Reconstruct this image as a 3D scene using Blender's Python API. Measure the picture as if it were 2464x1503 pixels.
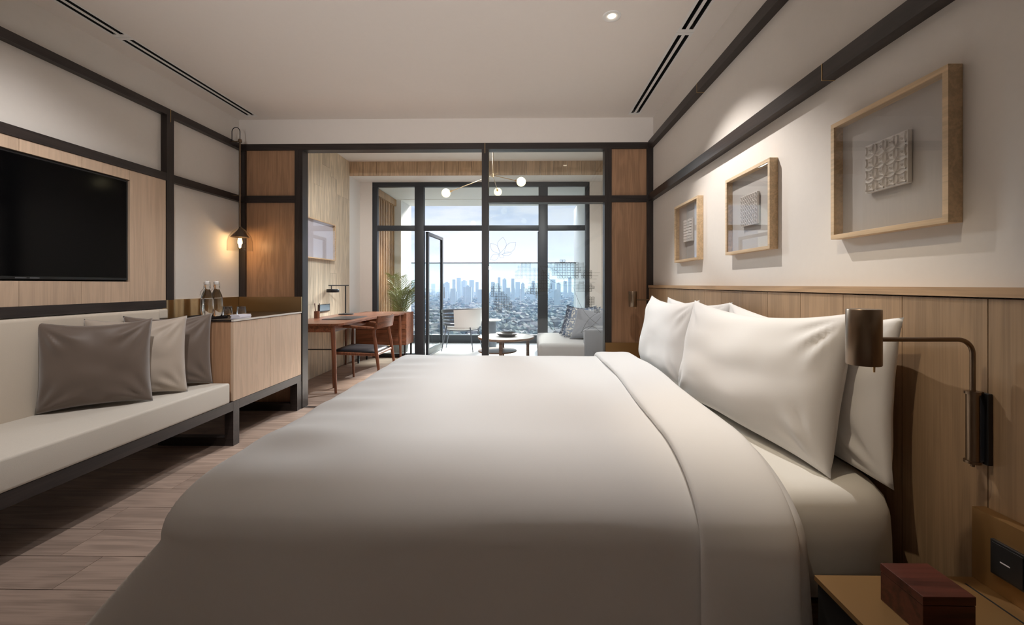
import bpy, bmesh, math, random
from mathutils import Vector, Matrix, noise
random.seed(7)
PI = math.pi
scene = bpy.context.scene
COL = scene.collection
for o in list(bpy.data.objects):
    bpy.data.objects.remove(o)

# ------------------------------------------------------------------ camera
F = 1020.0
cam_d = bpy.data.cameras.new('camera'); cam = bpy.data.objects.new('camera', cam_d); COL.objects.link(cam)
cam_d.sensor_fit = 'HORIZONTAL'; cam_d.sensor_width = 36.0; cam_d.lens = F/2464*36
cam_d.shift_x = -(1255-1232)/2464; cam_d.shift_y = -(751.5-684)/2464
cam_d.clip_start = 0.02; cam_d.clip_end = 60000
cam.location = (0, 0, 1.15); cam.rotation_euler = (PI/2, 0, 0.0147)
scene.camera = cam

# ------------------------------------------------------------------ look and light
vs = scene.view_settings
vs.view_transform = 'Standard'; vs.look = 'None'; vs.gamma = 1; vs.exposure = 0.0; vs.use_curve_mapping = False
SKY = .84
def make_world():
    w = bpy.data.worlds.new('sky'); scene.world = w; w.use_nodes = True
    nt = w.node_tree; N = nt.nodes; L = nt.links; N.clear()
    out = N.new('ShaderNodeOutputWorld'); bg = N.new('ShaderNodeBackground')
    tc = N.new('ShaderNodeTexCoord'); sep = N.new('ShaderNodeSeparateXYZ')
    L.new(tc.outputs['Generated'], sep.inputs[0])
    ramp = N.new('ShaderNodeValToRGB'); e = ramp.color_ramp.elements
    e[0].position = 0.0; e[0].color = (1.0, .95, .92, 1)
    e[1].position = 0.11; e[1].color = (.66, .72, .86, 1)
    n1 = e.new(0.2); n1.color = (.46, .60, .84, 1)
    n2 = e.new(0.6); n2.color = (.34, .50, .80, 1)
    L.new(sep.outputs[2], ramp.inputs[0])
    mp = N.new('ShaderNodeMapping'); mp.inputs['Scale'].default_value = (2.2, 2.2, 9.0)
    mp.inputs['Location'].default_value = (0.35, 0, 0.2)
    L.new(tc.outputs['Generated'], mp.inputs[0])
    nz = N.new('ShaderNodeTexNoise'); nz.inputs['Scale'].default_value = 2.0; nz.inputs['Detail'].default_value = 6; nz.inputs['Roughness'].default_value = .55
    L.new(mp.outputs[0], nz.inputs['Vector'])
    cr = N.new('ShaderNodeValToRGB'); c = cr.color_ramp.elements
    c[0].position = .40; c[0].color = (0, 0, 0, 1); c[1].position = .58; c[1].color = (1, 1, 1, 1)
    L.new(nz.outputs['Fac'], cr.inputs[0])
    mx = N.new('ShaderNodeMixRGB'); mx.inputs[2].default_value = (1.0, .98, .99, 1)
    L.new(cr.outputs[0], mx.inputs[0]); L.new(ramp.outputs[0], mx.inputs[1])
    L.new(mx.outputs[0], bg.inputs[0])
    # sky above the view is boosted to send more daylight into the rooms
    mr = N.new('ShaderNodeMapRange'); mr.interpolation_type = 'SMOOTHSTEP'
    for k, v in zip((1, 2, 3, 4), (.18, .42, SKY, SKY*6)): mr.inputs[k].default_value = v
    L.new(sep.outputs[2], mr.inputs[0]); L.new(mr.outputs[0], bg.inputs[1])
    L.new(bg.outputs[0], out.inputs[0])
make_world()
def light(name, kind, loc, energy, color=(1, 1, 1), rot=(0, 0, 0), **kw):
    d = bpy.data.lights.new(name, kind); d.energy = energy; d.color = color
    for k, v in kw.items(): setattr(d, k, v)
    o = bpy.data.objects.new(name, d); o.location = loc; o.rotation_euler = rot; COL.objects.link(o)
    return o
def aim(p, q):
    return (Vector(q)-Vector(p)).to_track_quat('-Z', 'Y').to_euler()
light('sun', 'SUN', (0, 0, 50), 17, (1, .95, .88), aim((.24, .80, .50), (0, 0, 0)), angle=.30)
# daylight comes in through the balcony windows: a portal helps the renderer find it
pl = light('window_portal', 'AREA', (-.75, 6.72, 1.4), 1, rot=(-PI/2, 0, 0))
pl.data.shape = 'RECTANGLE'; pl.data.size = 3.4; pl.data.size_y = 2.75; pl.data.cycles.is_portal = True
# recessed downlight in view washes the picture wall; the other spots are added fill
def spot(x, y, z, watt, target, size, blend=.6, color=(1, .98, .98), soft=.02, spec=1.0):
    o = light('downlight_or_fill', 'SPOT', (x, y, z), watt, color, aim((x, y, z), target), spot_size=math.radians(size), spot_blend=blend, shadow_soft_size=soft)
    o.data.specular_factor = spec
spot(.48, 2.43, 2.672, 104, (.84, 2.28, 0), 92, .55, (1, .95, .91), .012)
spot(-.6, 2.1, 2.67, 66, (-2.1, 3.5, .6), 56, .8)
spot(-1.5, 1.5, 2.67, 108, (-2.65, 2.2, .8), 84, .9)
spot(.1, 1.0, 2.67, 52, (.97, 1.52, .70), 40, .8, (1, .84, .62))
# added fill behind the camera, no fixture, to brighten the bedroom ceiling
spot(-.8, -1.0, 1.5, 250, (-.6, 2.6, 2.8), 66, 1.0, (1, .98, .98), .03, 0)
# added fill spots without fixtures: window pair imitates daylight, partition pair faces the window
COOL = (.84, .93, 1)
spot(-.9, 5.65, 2.93, 300, (-1.6, 4.7, 0), 84, .9, COOL, .04, 0)
spot(-.75, 5.6, 2.93, 560, (.0, 2.9, .6), 62, .8, COOL, .25, 0)
spot(-1.4, 4.35, 2.93, 115, (-2.4, 6.4, .4), 90, .9, (1, .98, .96), .03, 0)
spot(.2, 4.35, 2.93, 200, (.2, 6.4, 0), 100, .9, (1, .98, .96), .03, 0)

# ------------------------------------------------------------------ materials
def lin(c):
    return tuple(((v/255)/12.92 if v/255 <= .04045 else ((v/255+.055)/1.055)**2.4) for v in c)
def mat(name):
    m = bpy.data.materials.new(name); m.use_nodes = True
    nt = m.node_tree; b = nt.nodes['Principled BSDF']
    return m, nt, nt.nodes, nt.links, b
def plain(name, rgb, rough=.5, metal=0, spec=.5, bump=0, bscale=60, var=0, **kw):
    m, nt, N, L, b = mat(name); c = lin(rgb)
    b.inputs['Base Color'].default_value = (*c, 1); b.inputs['Roughness'].default_value = rough
    b.inputs['Metallic'].default_value = metal; b.inputs['Specular IOR Level'].default_value = spec
    tc = N.new('ShaderNodeTexCoord'); nz = N.new('ShaderNodeTexNoise'); nz.inputs['Scale'].default_value = bscale
    nz.inputs['Detail'].default_value = 4
    L.new(tc.outputs['Object'], nz.inputs['Vector'])
    if var:
        mx = N.new('ShaderNodeMixRGB'); mx.inputs[1].default_value = (*[v*(1-var) for v in c], 1); mx.inputs[2].default_value = (*[min(1, v*(1+var)) for v in c], 1)
        L.new(nz.outputs['Fac'], mx.inputs[0]); L.new(mx.outputs[0], b.inputs['Base Color'])
    if bump:
        bp = N.new('ShaderNodeBump'); bp.inputs['Strength'].default_value = bump; bp.inputs['Distance'].default_value = .002
        L.new(nz.outputs['Fac'], bp.inputs['Height']); L.new(bp.outputs[0], b.inputs['Normal'])
    for k, v in kw.items(): b.inputs[k].default_value = v
    return m
def wood(name, rgb, axis='Z', contrast=.22, rough=.5, island=.12, fine=1.0, bump=.15, spec=.4):
    """straight oak-like grain running along the given axis"""
    m, nt, N, L, b = mat(name); c = lin(rgb)
    tc = N.new('ShaderNodeTexCoord'); geo = N.new('ShaderNodeNewGeometry')
    add = N.new('ShaderNodeVectorMath'); add.operation = 'ADD'
    mul = N.new('ShaderNodeVectorMath'); mul.operation = 'SCALE'; mul.inputs[3].default_value = 13.7
    cmb = N.new('ShaderNodeCombineXYZ')
    for i in range(3): L.new(geo.outputs['Random Per Island'], cmb.inputs[i])
    L.new(cmb.outputs[0], mul.inputs[0]); L.new(tc.outputs['Object'], add.inputs[0]); L.new(mul.outputs[0], add.inputs[1])
    def noise_(sc, along, detail, dist=0):
        mp = N.new('ShaderNodeMapping'); s = [sc]*3; s['XYZ'.index(axis)] = along
        mp.inputs['Scale'].default_value = s
        L.new(add.outputs[0], mp.inputs[0]); nz = N.new('ShaderNodeTexNoise'); nz.inputs['Scale'].default_value = 1
        nz.inputs['Detail'].default_value = detail; nz.inputs['Distortion'].default_value = dist
        L.new(mp.outputs[0], nz.inputs['Vector']); return nz
    fineN = noise_(140*fine, 3.0, 3); broad = noise_(11*fine, .9, 4, 1.2)
    wv = N.new('ShaderNodeMath'); wv.operation = 'MULTIPLY'; wv.inputs[1].default_value = 26
    L.new(broad.outputs['Fac'], wv.inputs[0])
    sn = N.new('ShaderNodeMath'); sn.operation = 'SINE'; L.new(wv.outputs[0], sn.inputs[0])
    a1 = N.new('ShaderNodeMath'); a1.operation = 'MULTIPLY_ADD'; a1.inputs[1].default_value = .16; L.new(sn.outputs[0], a1.inputs[0]); L.new(fineN.outputs['Fac'], a1.inputs[2])
    rp = N.new('ShaderNodeValToRGB'); e = rp.color_ramp.elements
    e[0].position = .3; e[0].color = (*[v*(1-contrast) for v in c], 1); e[1].position = .7; e[1].color = (*[min(1, v*(1+contrast*.75)) for v in c], 1)
    L.new(a1.outputs[0], rp.inputs[0])
    hv = N.new('ShaderNodeHueSaturation'); mr = N.new('ShaderNodeMapRange'); mr.inputs[3].default_value = 1-island; mr.inputs[4].default_value = 1+island
    L.new(geo.outputs['Random Per Island'], mr.inputs[0]); L.new(mr.outputs[0], hv.inputs['Value']); L.new(rp.outputs[0], hv.inputs['Color'])
    L.new(hv.outputs[0], b.inputs['Base Color']); b.inputs['Roughness'].default_value = rough; b.inputs['Specular IOR Level'].default_value = spec
    bp = N.new('ShaderNodeBump'); bp.inputs['Strength'].default_value = bump; bp.inputs['Distance'].default_value = .001
    L.new(a1.outputs[0], bp.inputs['Height']); L.new(bp.outputs[0], b.inputs['Normal'])
    return m
def fabric(name, rgb, scale=900, rough=.9, bump=.25, sheen=.2, var=.06):
    m, nt, N, L, b = mat(name); c = lin(rgb)
    tc = N.new('ShaderNodeTexCoord'); nz = N.new('ShaderNodeTexNoise'); nz.inputs['Scale'].default_value = scale; nz.inputs['Detail'].default_value = 2
    L.new(tc.outputs['Object'], nz.inputs['Vector'])
    mx = N.new('ShaderNodeMixRGB'); mx.inputs[1].default_value = (*[v*(1-var) for v in c], 1); mx.inputs[2].default_value = (*[min(1, v*(1+var)) for v in c], 1)
    L.new(nz.outputs['Fac'], mx.inputs[0]); L.new(mx.outputs[0], b.inputs['Base Color'])
    b.inputs['Roughness'].default_value = rough; b.inputs['Sheen Weight'].default_value = sheen; b.inputs['Specular IOR Level'].default_value = .25
    bp = N.new('ShaderNodeBump'); bp.inputs['Strength'].default_value = bump; bp.inputs['Distance'].default_value = .0006
    L.new(nz.outputs['Fac'], bp.inputs['Height']); L.new(bp.outputs[0], b.inputs['Normal'])
    return m
def clear_glass(name, tint=(.96, .98, .98), ior=1.45, rough=0.0, boost=0.0):
    m, nt, N, L, b = mat(name); N.remove(b)
    out = N['Material Output']; tr = N.new('ShaderNodeBsdfTransparent'); tr.inputs[0].default_value = (*tint, 1)
    gl = N.new('ShaderNodeBsdfGlossy'); gl.inputs['Roughness'].default_value = rough
    # Schlick reflectance, the same on the way in and on the way out
    geo = N.new('ShaderNodeNewGeometry'); dt = N.new('ShaderNodeVectorMath'); dt.operation = 'DOT_PRODUCT'
    L.new(geo.outputs['Normal'], dt.inputs[0]); L.new(geo.outputs['Incoming'], dt.inputs[1])
    def mth(op, a, b_=None, c_=None):
        n = N.new('ShaderNodeMath'); n.operation = op
        for k, v in enumerate((a, b_, c_)):
            if v is None: continue
            if isinstance(v, (int, float)): n.inputs[k].default_value = v
            else: L.new(v, n.inputs[k])
        return n.outputs[0]
    f0 = ((ior-1)/(ior+1))**2
    fr = mth('MULTIPLY_ADD', mth('POWER', mth('SUBTRACT', 1.0, mth('ABSOLUTE', dt.outputs['Value'])), 5.0), 1-f0, f0)
    mx = N.new('ShaderNodeMixShader'); L.new(fr, mx.inputs[0]); L.new(tr.outputs[0], mx.inputs[1]); L.new(gl.outputs[0], mx.inputs[2])
    L.new(mx.outputs[0], out.inputs[0]); return m
def emit(name, rgb, s):
    m, nt, N, L, b = mat(name); b.inputs['Emission Color'].default_value = (*lin(rgb), 1); b.inputs['Emission Strength'].default_value = s
    b.inputs['Base Color'].default_value = (*lin(rgb), 1); return m

M = {}
M['plaster'] = plain('plaster', (222, 215, 207), .85, bump=.08, bscale=40, var=.02)
M['ceiling'] = plain('ceiling_paint', (230, 222, 214), .9, bump=.05, bscale=30, var=.015)
M['white'] = plain('white_paint', (228, 226, 222), .7, bump=.05, var=.02)
M['darkwood'] = wood('dark_stained_wood_y', (44, 36, 33), 'Y', .3, .42, .06, spec=.5)
M['darkwoodx'] = wood('dark_stained_wood_x', (44, 36, 33), 'X', .3, .42, .06, spec=.5)
M['darkwoodz'] = wood('dark_stained_wood_z', (44, 36, 33), 'Z', .3, .42, .06, spec=.5)
M['oak'] = wood('light_oak', (196, 170, 146), 'Z', .09, .5, .05)
M['oakp'] = wood('oak_panel', (166, 128, 98), 'Z', .16, .45, .04)
M['headoak'] = wood('headboard_oak', (163, 135, 105), 'Z', .13, .5, .07, fine=1.5)
M['capoak'] = wood('oak_cap', (180, 148, 114), 'Y', .14, .5, .02)
M['frameoak'] = wood('frame_oak_y', (206, 178, 142), 'Y', .14, .45, .02)
M['frameoakz'] = wood('frame_oak_z', (206, 170, 128), 'Z', .14, .45, .02)
M['floor'] = wood('oak_floorboards', (158, 136, 122), 'X', .2, .42, .09, fine=.75, bump=.2)
M['plankwall'] = wood('weathered_planks', (206, 190, 166), 'Z', .2, .6, .09)
M['plankwallx'] = wood('weathered_planks_band', (190, 165, 138), 'Z', .2, .6, .09)
M['walnut'] = wood('walnut_y', (116, 72, 50), 'Y', .35, .35, .05)
M['walnutz'] = wood('walnut_z', (116, 72, 50), 'Z', .35, .35, .05)
M['walnutx'] = wood('walnut_x', (120, 76, 54), 'X', .35, .35, .05)
M['boxwood'] = wood('reddish_box_wood', (74, 36, 28), 'X', .4, .35, .03, fine=.7)
M['tablewood'] = wood('coffee_table_wood', (128, 100, 78), 'X', .3, .4, .03)
M['bedwood'] = wood('bed_base_wood', (112, 78, 50), 'X', .3, .5, .03)
M['slat'] = wood('slat_wood', (168, 132, 96), 'Z', .25, .55, .08)
M['black'] = plain('black_metal', (30, 31, 34), .4, bump=.05)
M['frameblk'] = plain('window_frame_grey', (46, 50, 56), .45, bump=.03)
M['dark'] = plain('shadow_gap', (14, 12, 11), .9)
M['seat_leather'] = plain('black_leather', (30, 28, 32), .38, bump=.25, bscale=220)
M['brass'] = plain('brushed_brass', (206, 178, 138), .28, 1, bump=.12, bscale=25)
M['bronze'] = plain('brushed_bronze', (134, 116, 98), .3, 1, bump=.06, bscale=90)
M['brassinlay'] = plain('brass_inlay', (200, 170, 125), .35, 1)
M['chrome'] = plain('polished_steel', (190, 190, 190), .15, 1)
M['nightstand'] = plain('brass_laminate', (150, 116, 74), .38, .55, bump=.05)
M['stone'] = plain('black_stone', (34, 28, 26), .25, var=.3, bscale=30)
M['stone_edge'] = plain('pale_stone_edge', (206, 198, 188), .4)
M['tvglass'] = plain('tv_glass', (4, 4, 5), .1, spec=.12)
M['tvframe'] = plain('tv_frame', (16, 16, 18), .3)
M['logo'] = plain('grey_print', (95, 95, 98), .5)
M['linen'] = fabric('white_cotton', (232, 229, 226), 700, .85, .12, .15, .02)
M['sheet'] = fabric('white_cotton_sheet', (228, 224, 216), 700, .85, .12, .15, .02)
M['bench'] = fabric('oatmeal_upholstery', (206, 198, 186), 520, .95, .6, .2, .12)
M['benchback'] = fabric('oatmeal_backrest', (200, 188, 172), 520, .95, .5, .2, .08)
M['taupe'] = fabric('dark_taupe_satin', (100, 86, 76), 800, .5, .12, .5, .05)
M['beige'] = fabric('beige_satin', (168, 154, 140), 800, .5, .12, .5, .05)
M['sofa'] = fabric('pale_grey_sofa', (196, 194, 192), 500, .95, .4)
M['sofaback'] = fabric('mid_grey_sofa', (150, 152, 156), 500, .95, .4)
M['cush_grey'] = fabric('grey_cushion', (140, 142, 148), 600, .9, .3)
M['white_weave'] = plain('white_weave', (224, 222, 220), .7, bump=.8, bscale=300)
M['grey_metal'] = plain('grey_powder_coat', (92, 98, 108), .4)
M['tile'] = plain('white_ceramic', (222, 216, 210), .55, bump=.15, bscale=200)
M['mount'] = plain('grey_mount_board', (190, 184, 178), .8, bump=.05)
M['glass'] = clear_glass('window_glass')
M['picglass'] = clear_glass('picture_glass', (.97, .97, .97), 1.5)
M['glass_green'] = clear_glass('balustrade_glass', (.88, .94, .94))
M['lampglass'] = clear_glass('lamp_glass', (.96, .95, .93), 1.5)
M['bottle'] = clear_glass('bottle_glass', (.62, .60, .56), 1.55)
M['tumbler'] = clear_glass('tumbler_glass', (.84, .84, .84), 1.6)
M['etch'] = plain('etched_film', (120, 118, 108), .8)
M['bulb'] = emit('glowing_filament', (255, 214, 150), 30)
M['opal'] = emit('opal_glass_lit', (255, 240, 190), 1.6)
M['led'] = emit('led_disc', (255, 240, 215), 12)
M['leaf'] = plain('palm_leaf', (126, 134, 74), .55, var=.3, bscale=8)
M['stem'] = plain('palm_stem', (120, 120, 70), .6)
M['terrace'] = plain('pale_terrace_tiles', (226, 224, 222), .5, var=.03, bscale=6)
M['paper'] = plain('white_paper', (218, 214, 222), .8)
M['socket_blue'] = plain('socket_steel', (140, 156, 168), .3, .6)
M['pot'] = plain('grey_planter', (120, 120, 118), .8, bump=.2)
M['city_wall'] = None
def real_glass(name, tint):
    m, nt, N, L, b = mat(name); b.inputs['Base Color'].default_value = (*tint, 1); b.inputs['Transmission Weight'].default_value = 1
    b.inputs['Roughness'].default_value = 0; b.inputs['IOR'].default_value = 1.45; return m
M['bottle'] = real_glass('bottle_glass_clear', (.93, .92, .90)); M['tumbler'] = real_glass('tumbler_glass_clear', (.97, .97, .97))
def etch():
    m, nt, N, L, b = mat('etched_pattern'); out = N['Material Output']
    b.inputs['Base Color'].default_value = (*lin((92, 90, 80)), 1); b.inputs['Roughness'].default_value = .8
    tr = N.new('ShaderNodeBsdfTransparent'); mx = N.new('ShaderNodeMixShader'); mx.inputs[0].default_value = .72
    L.new(tr.outputs[0], mx.inputs[1]); L.new(b.outputs[0], mx.inputs[2]); L.new(mx.outputs[0], out.inputs[0]); return m
M['etch'] = etch()

# ------------------------------------------------------------------ mesh helpers
class MB:
    def __init__(s): s.b = bmesh.new()
    def box(s, x0, y0, z0, x1, y1, z1, bev=0, seg=2):
        r = bmesh.ops.create_cube(s.b, size=1)
        vs = r['verts']
        bmesh.ops.scale(s.b, vec=(abs(x1-x0), abs(y1-y0), abs(z1-z0)), verts=vs)
        bmesh.ops.translate(s.b, vec=((x0+x1)/2, (y0+y1)/2, (z0+z1)/2), verts=vs)
        if bev:
            es = list({e for v in vs for e in v.link_edges})
            r = bmesh.ops.bevel(s.b, geom=es, offset=bev, segments=seg, profile=.6, affect='EDGES')
        return s
    def obox(s, c, ax, ay, az, bev=0):
        """oriented box: centre and three half vectors"""
        c = Vector(c); ax = Vector(ax); ay = Vector(ay); az = Vector(az)
        r = bmesh.ops.create_cube(s.b, size=2); mtx = Matrix((ax, ay, az)).transposed().to_4x4(); mtx.translation = c
        bmesh.ops.transform(s.b, matrix=mtx, verts=r['verts'])
        if bev:
            es = list({e for v in r['verts'] for e in v.link_edges})
            bmesh.ops.bevel(s.b, geom=es, offset=bev, segments=2, profile=.6, affect='EDGES')
        return s
    def tube(s, pts, r, seg=10, caps=True):
        pts = [Vector(p) for p in pts]; rs = r if isinstance(r, (list, tuple)) else [r]*len(pts)
        rings = []; up = None
        for i, p in enumerate(pts):
            t = (pts[min(i+1, len(pts)-1)]-pts[max(i-1, 0)]).normalized()
            if up is None:
                up = Vector((0, 0, 1)) if abs(t.z) < .9 else Vector((0, 1, 0))
            a = t.cross(up)
            if a.length < 1e-4: a = t.cross(Vector((1, 0, 0)))
            a.normalize(); b_ = t.cross(a).normalized(); up = -b_ if False else up
            rings.append([s.b.verts.new(p+(a*math.cos(2*PI*k/seg)+b_*math.sin(2*PI*k/seg))*rs[i]) for k in range(seg)])
        for i in range(len(rings)-1):
            for k in range(seg):
                s.b.faces.new((rings[i][k], rings[i][(k+1) % seg], rings[i+1][(k+1) % seg], rings[i+1][k]))
        if caps:
            s.b.faces.new(rings[0][::-1]); s.b.faces.new(rings[-1])
        return s
    def lathe(s, prof, c, seg=32, caps=True):
        cx, cy = c[0], c[1]; cz = c[2] if len(c) > 2 else 0; rings = []
        for r, z in prof:
            if r < 1e-5: rings.append([s.b.verts.new((cx, cy, cz+z))])
            else: rings.append([s.b.verts.new((cx+r*math.cos(2*PI*k/seg), cy+r*math.sin(2*PI*k/seg), cz+z)) for k in range(seg)])
        for a, b_ in zip(rings, rings[1:]):
            for k in range(seg):
                k2 = (k+1) % seg
                if len(a) == 1 and len(b_) == 1: continue
                if len(a) == 1: s.b.faces.new((a[0], b_[k2], b_[k]))
                elif len(b_) == 1: s.b.faces.new((a[k], a[k2], b_[0]))
                else: s.b.faces.new((a[k], a[k2], b_[k2], b_[k]))
        return s
    def grid(s, f, nu, nv):
        g = [[s.b.verts.new(f(i/nu, j/nv)) for j in range(nv+1)] for i in range(nu+1)]
        for i in range(nu):
            for j in range(nv): s.b.faces.new((g[i][j], g[i+1][j], g[i+1][j+1], g[i][j+1]))
        return g
    def prism(s, poly, z0, z1):
        a = [s.b.verts.new((x, y, z0)) for x, y in poly]; b_ = [s.b.verts.new((x, y, z1)) for x, y in poly]
        n = len(poly)
        for k in range(n): s.b.faces.new((a[k], a[(k+1) % n], b_[(k+1) % n], b_[k]))
        s.b.faces.new(a[::-1]); s.b.faces.new(b_); return s
    def ball(s, c, r, sub=3):
        v = bmesh.ops.create_icosphere(s.b, subdivisions=sub, radius=r)['verts']; bmesh.ops.translate(s.b, vec=c, verts=v); return s
    def build(s, name, m, parent=None, smooth=False, auto=True, subsurf=0):
        bmesh.ops.recalc_face_normals(s.b, faces=s.b.faces)
        me = bpy.data.meshes.new(name); org = Vector((0, 0, 0)); p = parent
        while p is not None:
            org += Vector(p.location); p = p.parent
        if parent is None:
            # the origin of a free mesh sits at its base
            xs = [v.co.x for v in s.b.verts]; ys = [v.co.y for v in s.b.verts]; zs = [v.co.z for v in s.b.verts]
            org = Vector(((min(xs)+max(xs))/2, (min(ys)+max(ys))/2, min(zs)))
        bmesh.ops.translate(s.b, vec=-org, verts=s.b.verts)
        s.b.to_mesh(me); s.b.free()
        me.materials.append(m); o = bpy.data.objects.new(name, me); COL.objects.link(o)
        if smooth:
            for p_ in me.polygons: p_.use_smooth = True
            if auto: me.set_sharp_from_angle(angle=math.radians(40))
        if subsurf:
            md = o.modifiers.new('smooth', 'SUBSURF'); md.levels = subsurf; md.render_levels = subsurf
        if parent: o.parent = parent
        else: o.location = org
        return o
def bx(name, m, parent, *a, bev=0):
    return MB().box(*a, bev=bev).build(name, m, parent, smooth=bool(bev))
def tag(o, label, cat, group=None, kind=None):
    o['label'] = label; o['category'] = cat
    if group: o['group'] = group
    if kind: o['kind'] = kind
    return o
def thing(name, label, cat, loc, group=None, kind=None):
    o = bpy.data.objects.new(name, None); COL.objects.link(o); o.location = loc; o.empty_display_size = .1
    tag(o, label, cat, group, kind); return o
def struct(name, loc=(0, 0, 0)):
    o = bpy.data.objects.new(name, None); COL.objects.link(o); o.location = loc; o['kind'] = 'structure'; return o
def S(o): o['kind'] = 'structure'; return o
def copy_tree(o, parent=None, **kw):
    c = o.copy(); COL.objects.link(c)
    if parent is not None: c.parent = parent
    for ch in list(o.children): copy_tree(ch, c)
    for k, v in kw.items(): c[k] = v
    return c
def arc(cx, cz, r, a0, a1, n, f):
    return [f(cx+r*math.cos(a0+(a1-a0)*i/n), cz+r*math.sin(a0+(a1-a0)*i/n)) for i in range(n+1)]

LW, RW, PY, CZ = -2.69, 1.151, 3.906, 2.683   # left wall, right wall, partition front, ceiling
BK = -1.7
# ------------------------------------------------------------------ bedroom shell
def floorboards():
    m = MB(); y = 1.572-.196*17; rnd = random.Random(3)
    while y < 6.72:
        x = -3.4-rnd.random()*1.2
        while x < 1.25:
            L_ = rnd.choice([1.5, 1.8, 2.1])
            a, b_ = max(x, LW-.02), min(x+L_-.002, RW+.02)
            if b_ > a: m.box(a, y+.0016, -.02, b_, min(y+.1944, 6.64), 0)
            x += L_
        y += .196
    f = m.build('floor', M['floor'])
    S(f)
floorboards()
S(bx('floor_base', M['dark'], None, -3, BK-.1, -.14, 1.5, 6.64, -.021))
# walls
m = MB(); m.box(LW-.12, BK, 0, LW, 4.0, CZ+.3)
S(m.build('wall_left', M['plaster']))
S(bx('wall_right', M['plaster'], None, RW, BK, 0, RW+.12, 6.9, 3.0))
S(bx('wall_back', M['plaster'], None, LW-.12, BK-.12, 0, RW+.12, BK, CZ+.3))
# ceiling with holes for two pairs of slot diffusers and the downlight is one plane with recesses above
def ceiling():
    m = MB(); z0, z1 = CZ, CZ+.14
    xs = [LW-.12, -2.565, -2.458, .906, 1.009, RW+.12]
    for a, b_ in ((0, 1), (2, 3), (4, 5)): m.box(xs[a], BK-.1, z0, xs[b_], PY+.1, z1)
    for a, b_ in ((1, 2), (3, 4)):
        m.box(xs[a], BK-.1, z0, xs[b_], .8, z1); m.box(xs[a], 3.835, z0, xs[b_], PY+.1, z1)
        m.box(xs[a], .8, z1-.02, xs[b_], 3.835, z1)
    S(m.build('ceiling', M['ceiling']))
ceiling()
def diffuser(x0, x1, y0, y1, label):
    t = thing('slot_diffuser', label, 'air vent', ((x0+x1)/2, (y0+y1)/2, CZ-.001), 'slot diffusers in the ceiling')
    z = CZ-.001; w = x1-x0
    m = MB(); s0, s1, s2, s3 = x0+w*.17, x0+w*.41, x0+w*.60, x0+w*.85; tt = .002
    for a, b_ in ((x0, s0), (s1, s2), (s3, x1)): m.box(a, y0, z, b_, y1, z+tt)
    for a, b_ in ((s0, s1), (s2, s3)): m.box(a, y0, z, b_, y0+.028, z+tt); m.box(a, y1-.028, z, b_, y1, z+tt)
    m.build('frame', M['white'], t)
    for a, b_ in ((s0, s1), (s2, s3)):      # each slot is a dark open channel above the frame
        m = MB(); a -= .002; b_ += .002; zz = z+tt
        m.box(a-.002, y0+.026, zz, a, y1-.026, z+.08); m.box(b_, y0+.026, zz, b_+.002, y1-.026, z+.08); m.box(a, y0+.026, z+.078, b_, y1-.026, z+.08)
        m.build('slot', M['dark'], t)
for x0, x1, side in ((-2.565, -2.458, 'above the bench side wall'), (.906, 1.009, 'above the picture wall')):
    diffuser(x0, x1, 2.594, 3.835, 'white twin-slot ceiling diffuser %s, window end' % side)
    diffuser(x0, x1, .8, 2.592, 'white twin-slot ceiling diffuser %s, running out of the top' % side)
t = thing('downlight', 'small round recessed white ceiling downlight, switched on', 'ceiling light', (.48, 2.43, CZ))
m = MB().lathe([(.024, .0005), (.030, -.002), (.045, -.006), (.051, -.004), (.052, 0), (.024, 0), (.024, .0005)], (.48, 2.43, CZ), 40); m.build('trim_ring', M['white'], t, smooth=True)
MB().lathe([(0, -.0025), (.018, -.0025), (.022, -.0015), (.0225, 0), (0, 0)], (.48, 2.43, CZ), 32).build('lens', M['led'], t, smooth=True)

# ------------------------------------------------------------------ right wall beams
S(bx('trim_1', M['darkwood'], None, 1.104, BK, 2.403, RW, PY, 2.462))
S(bx('trim_2', M['darkwood'], None, 1.104, BK, 1.915, RW, PY, 1.977))
S(MB().box(1.1025, 1.605, 1.915, 1.104, 1.609, 1.977).box(1.1025, 1.605, 1.9135, RW, 1.609, 1.915).build('trim_3', M['brassinlay']))
S(MB().box(1.1025, 2.783, 2.403, 1.104, 2.787, 2.462).box(1.1025, 2.783, 2.4015, RW, 2.787, 2.403).build('trim_4', M['brassinlay']))
# ------------------------------------------------------------------ partition towards the lounge
P0, P1 = PY, PY+.1
wf = struct('wall_far', (0, PY, 0))
def rail(x0, x1, z0, z1): MB().box(x0, P0, z0, x1, P1, z1).build('rail', M['darkwoodx'], wf)
def post(x0, x1, z0, z1): MB().box(x0, P0, z0, x1, P1, z1).build('post', M['darkwoodz'], wf)
MB().box(LW, P0+.004, 2.455, RW, P1+.03, 3.1).build('bulkhead', M['ceiling'], wf)
rail(LW, RW, 2.398, 2.455)
post(LW, -2.629, 0, 2.398); post(-2.166, -2.092, 0, 2.398); post(-.425, -.365, 0, 2.398); post(.706, .770, 0, 2.398); post(1.094, RW, 0, 2.398)
rail(-2.629, -2.166, 1.911, 1.975); rail(-.365, .706, 1.907, 1.968); rail(.770, 1.094, 1.907, 1.968); rail(-.365, .706, 0, .05)
for a in ((-2.629, -2.166, 1.975, 2.398), (-2.629, -2.166, 0, 1.911), (.770, 1.094, 1.968, 2.398), (.770, 1.094, 0, 1.907)):
    MB().box(a[0], P0+.02, a[2], a[1], P1-.01, a[3]).build('oak_panel', M['oakp'], wf)
GY = P0+.04
for z0, z1 in ((1.968, 2.398), (.05, 1.907)):
    MB().box(-.365, GY, z0, .706, GY+.008, z1).build('glass_pane', M['glass'], wf)
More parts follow.
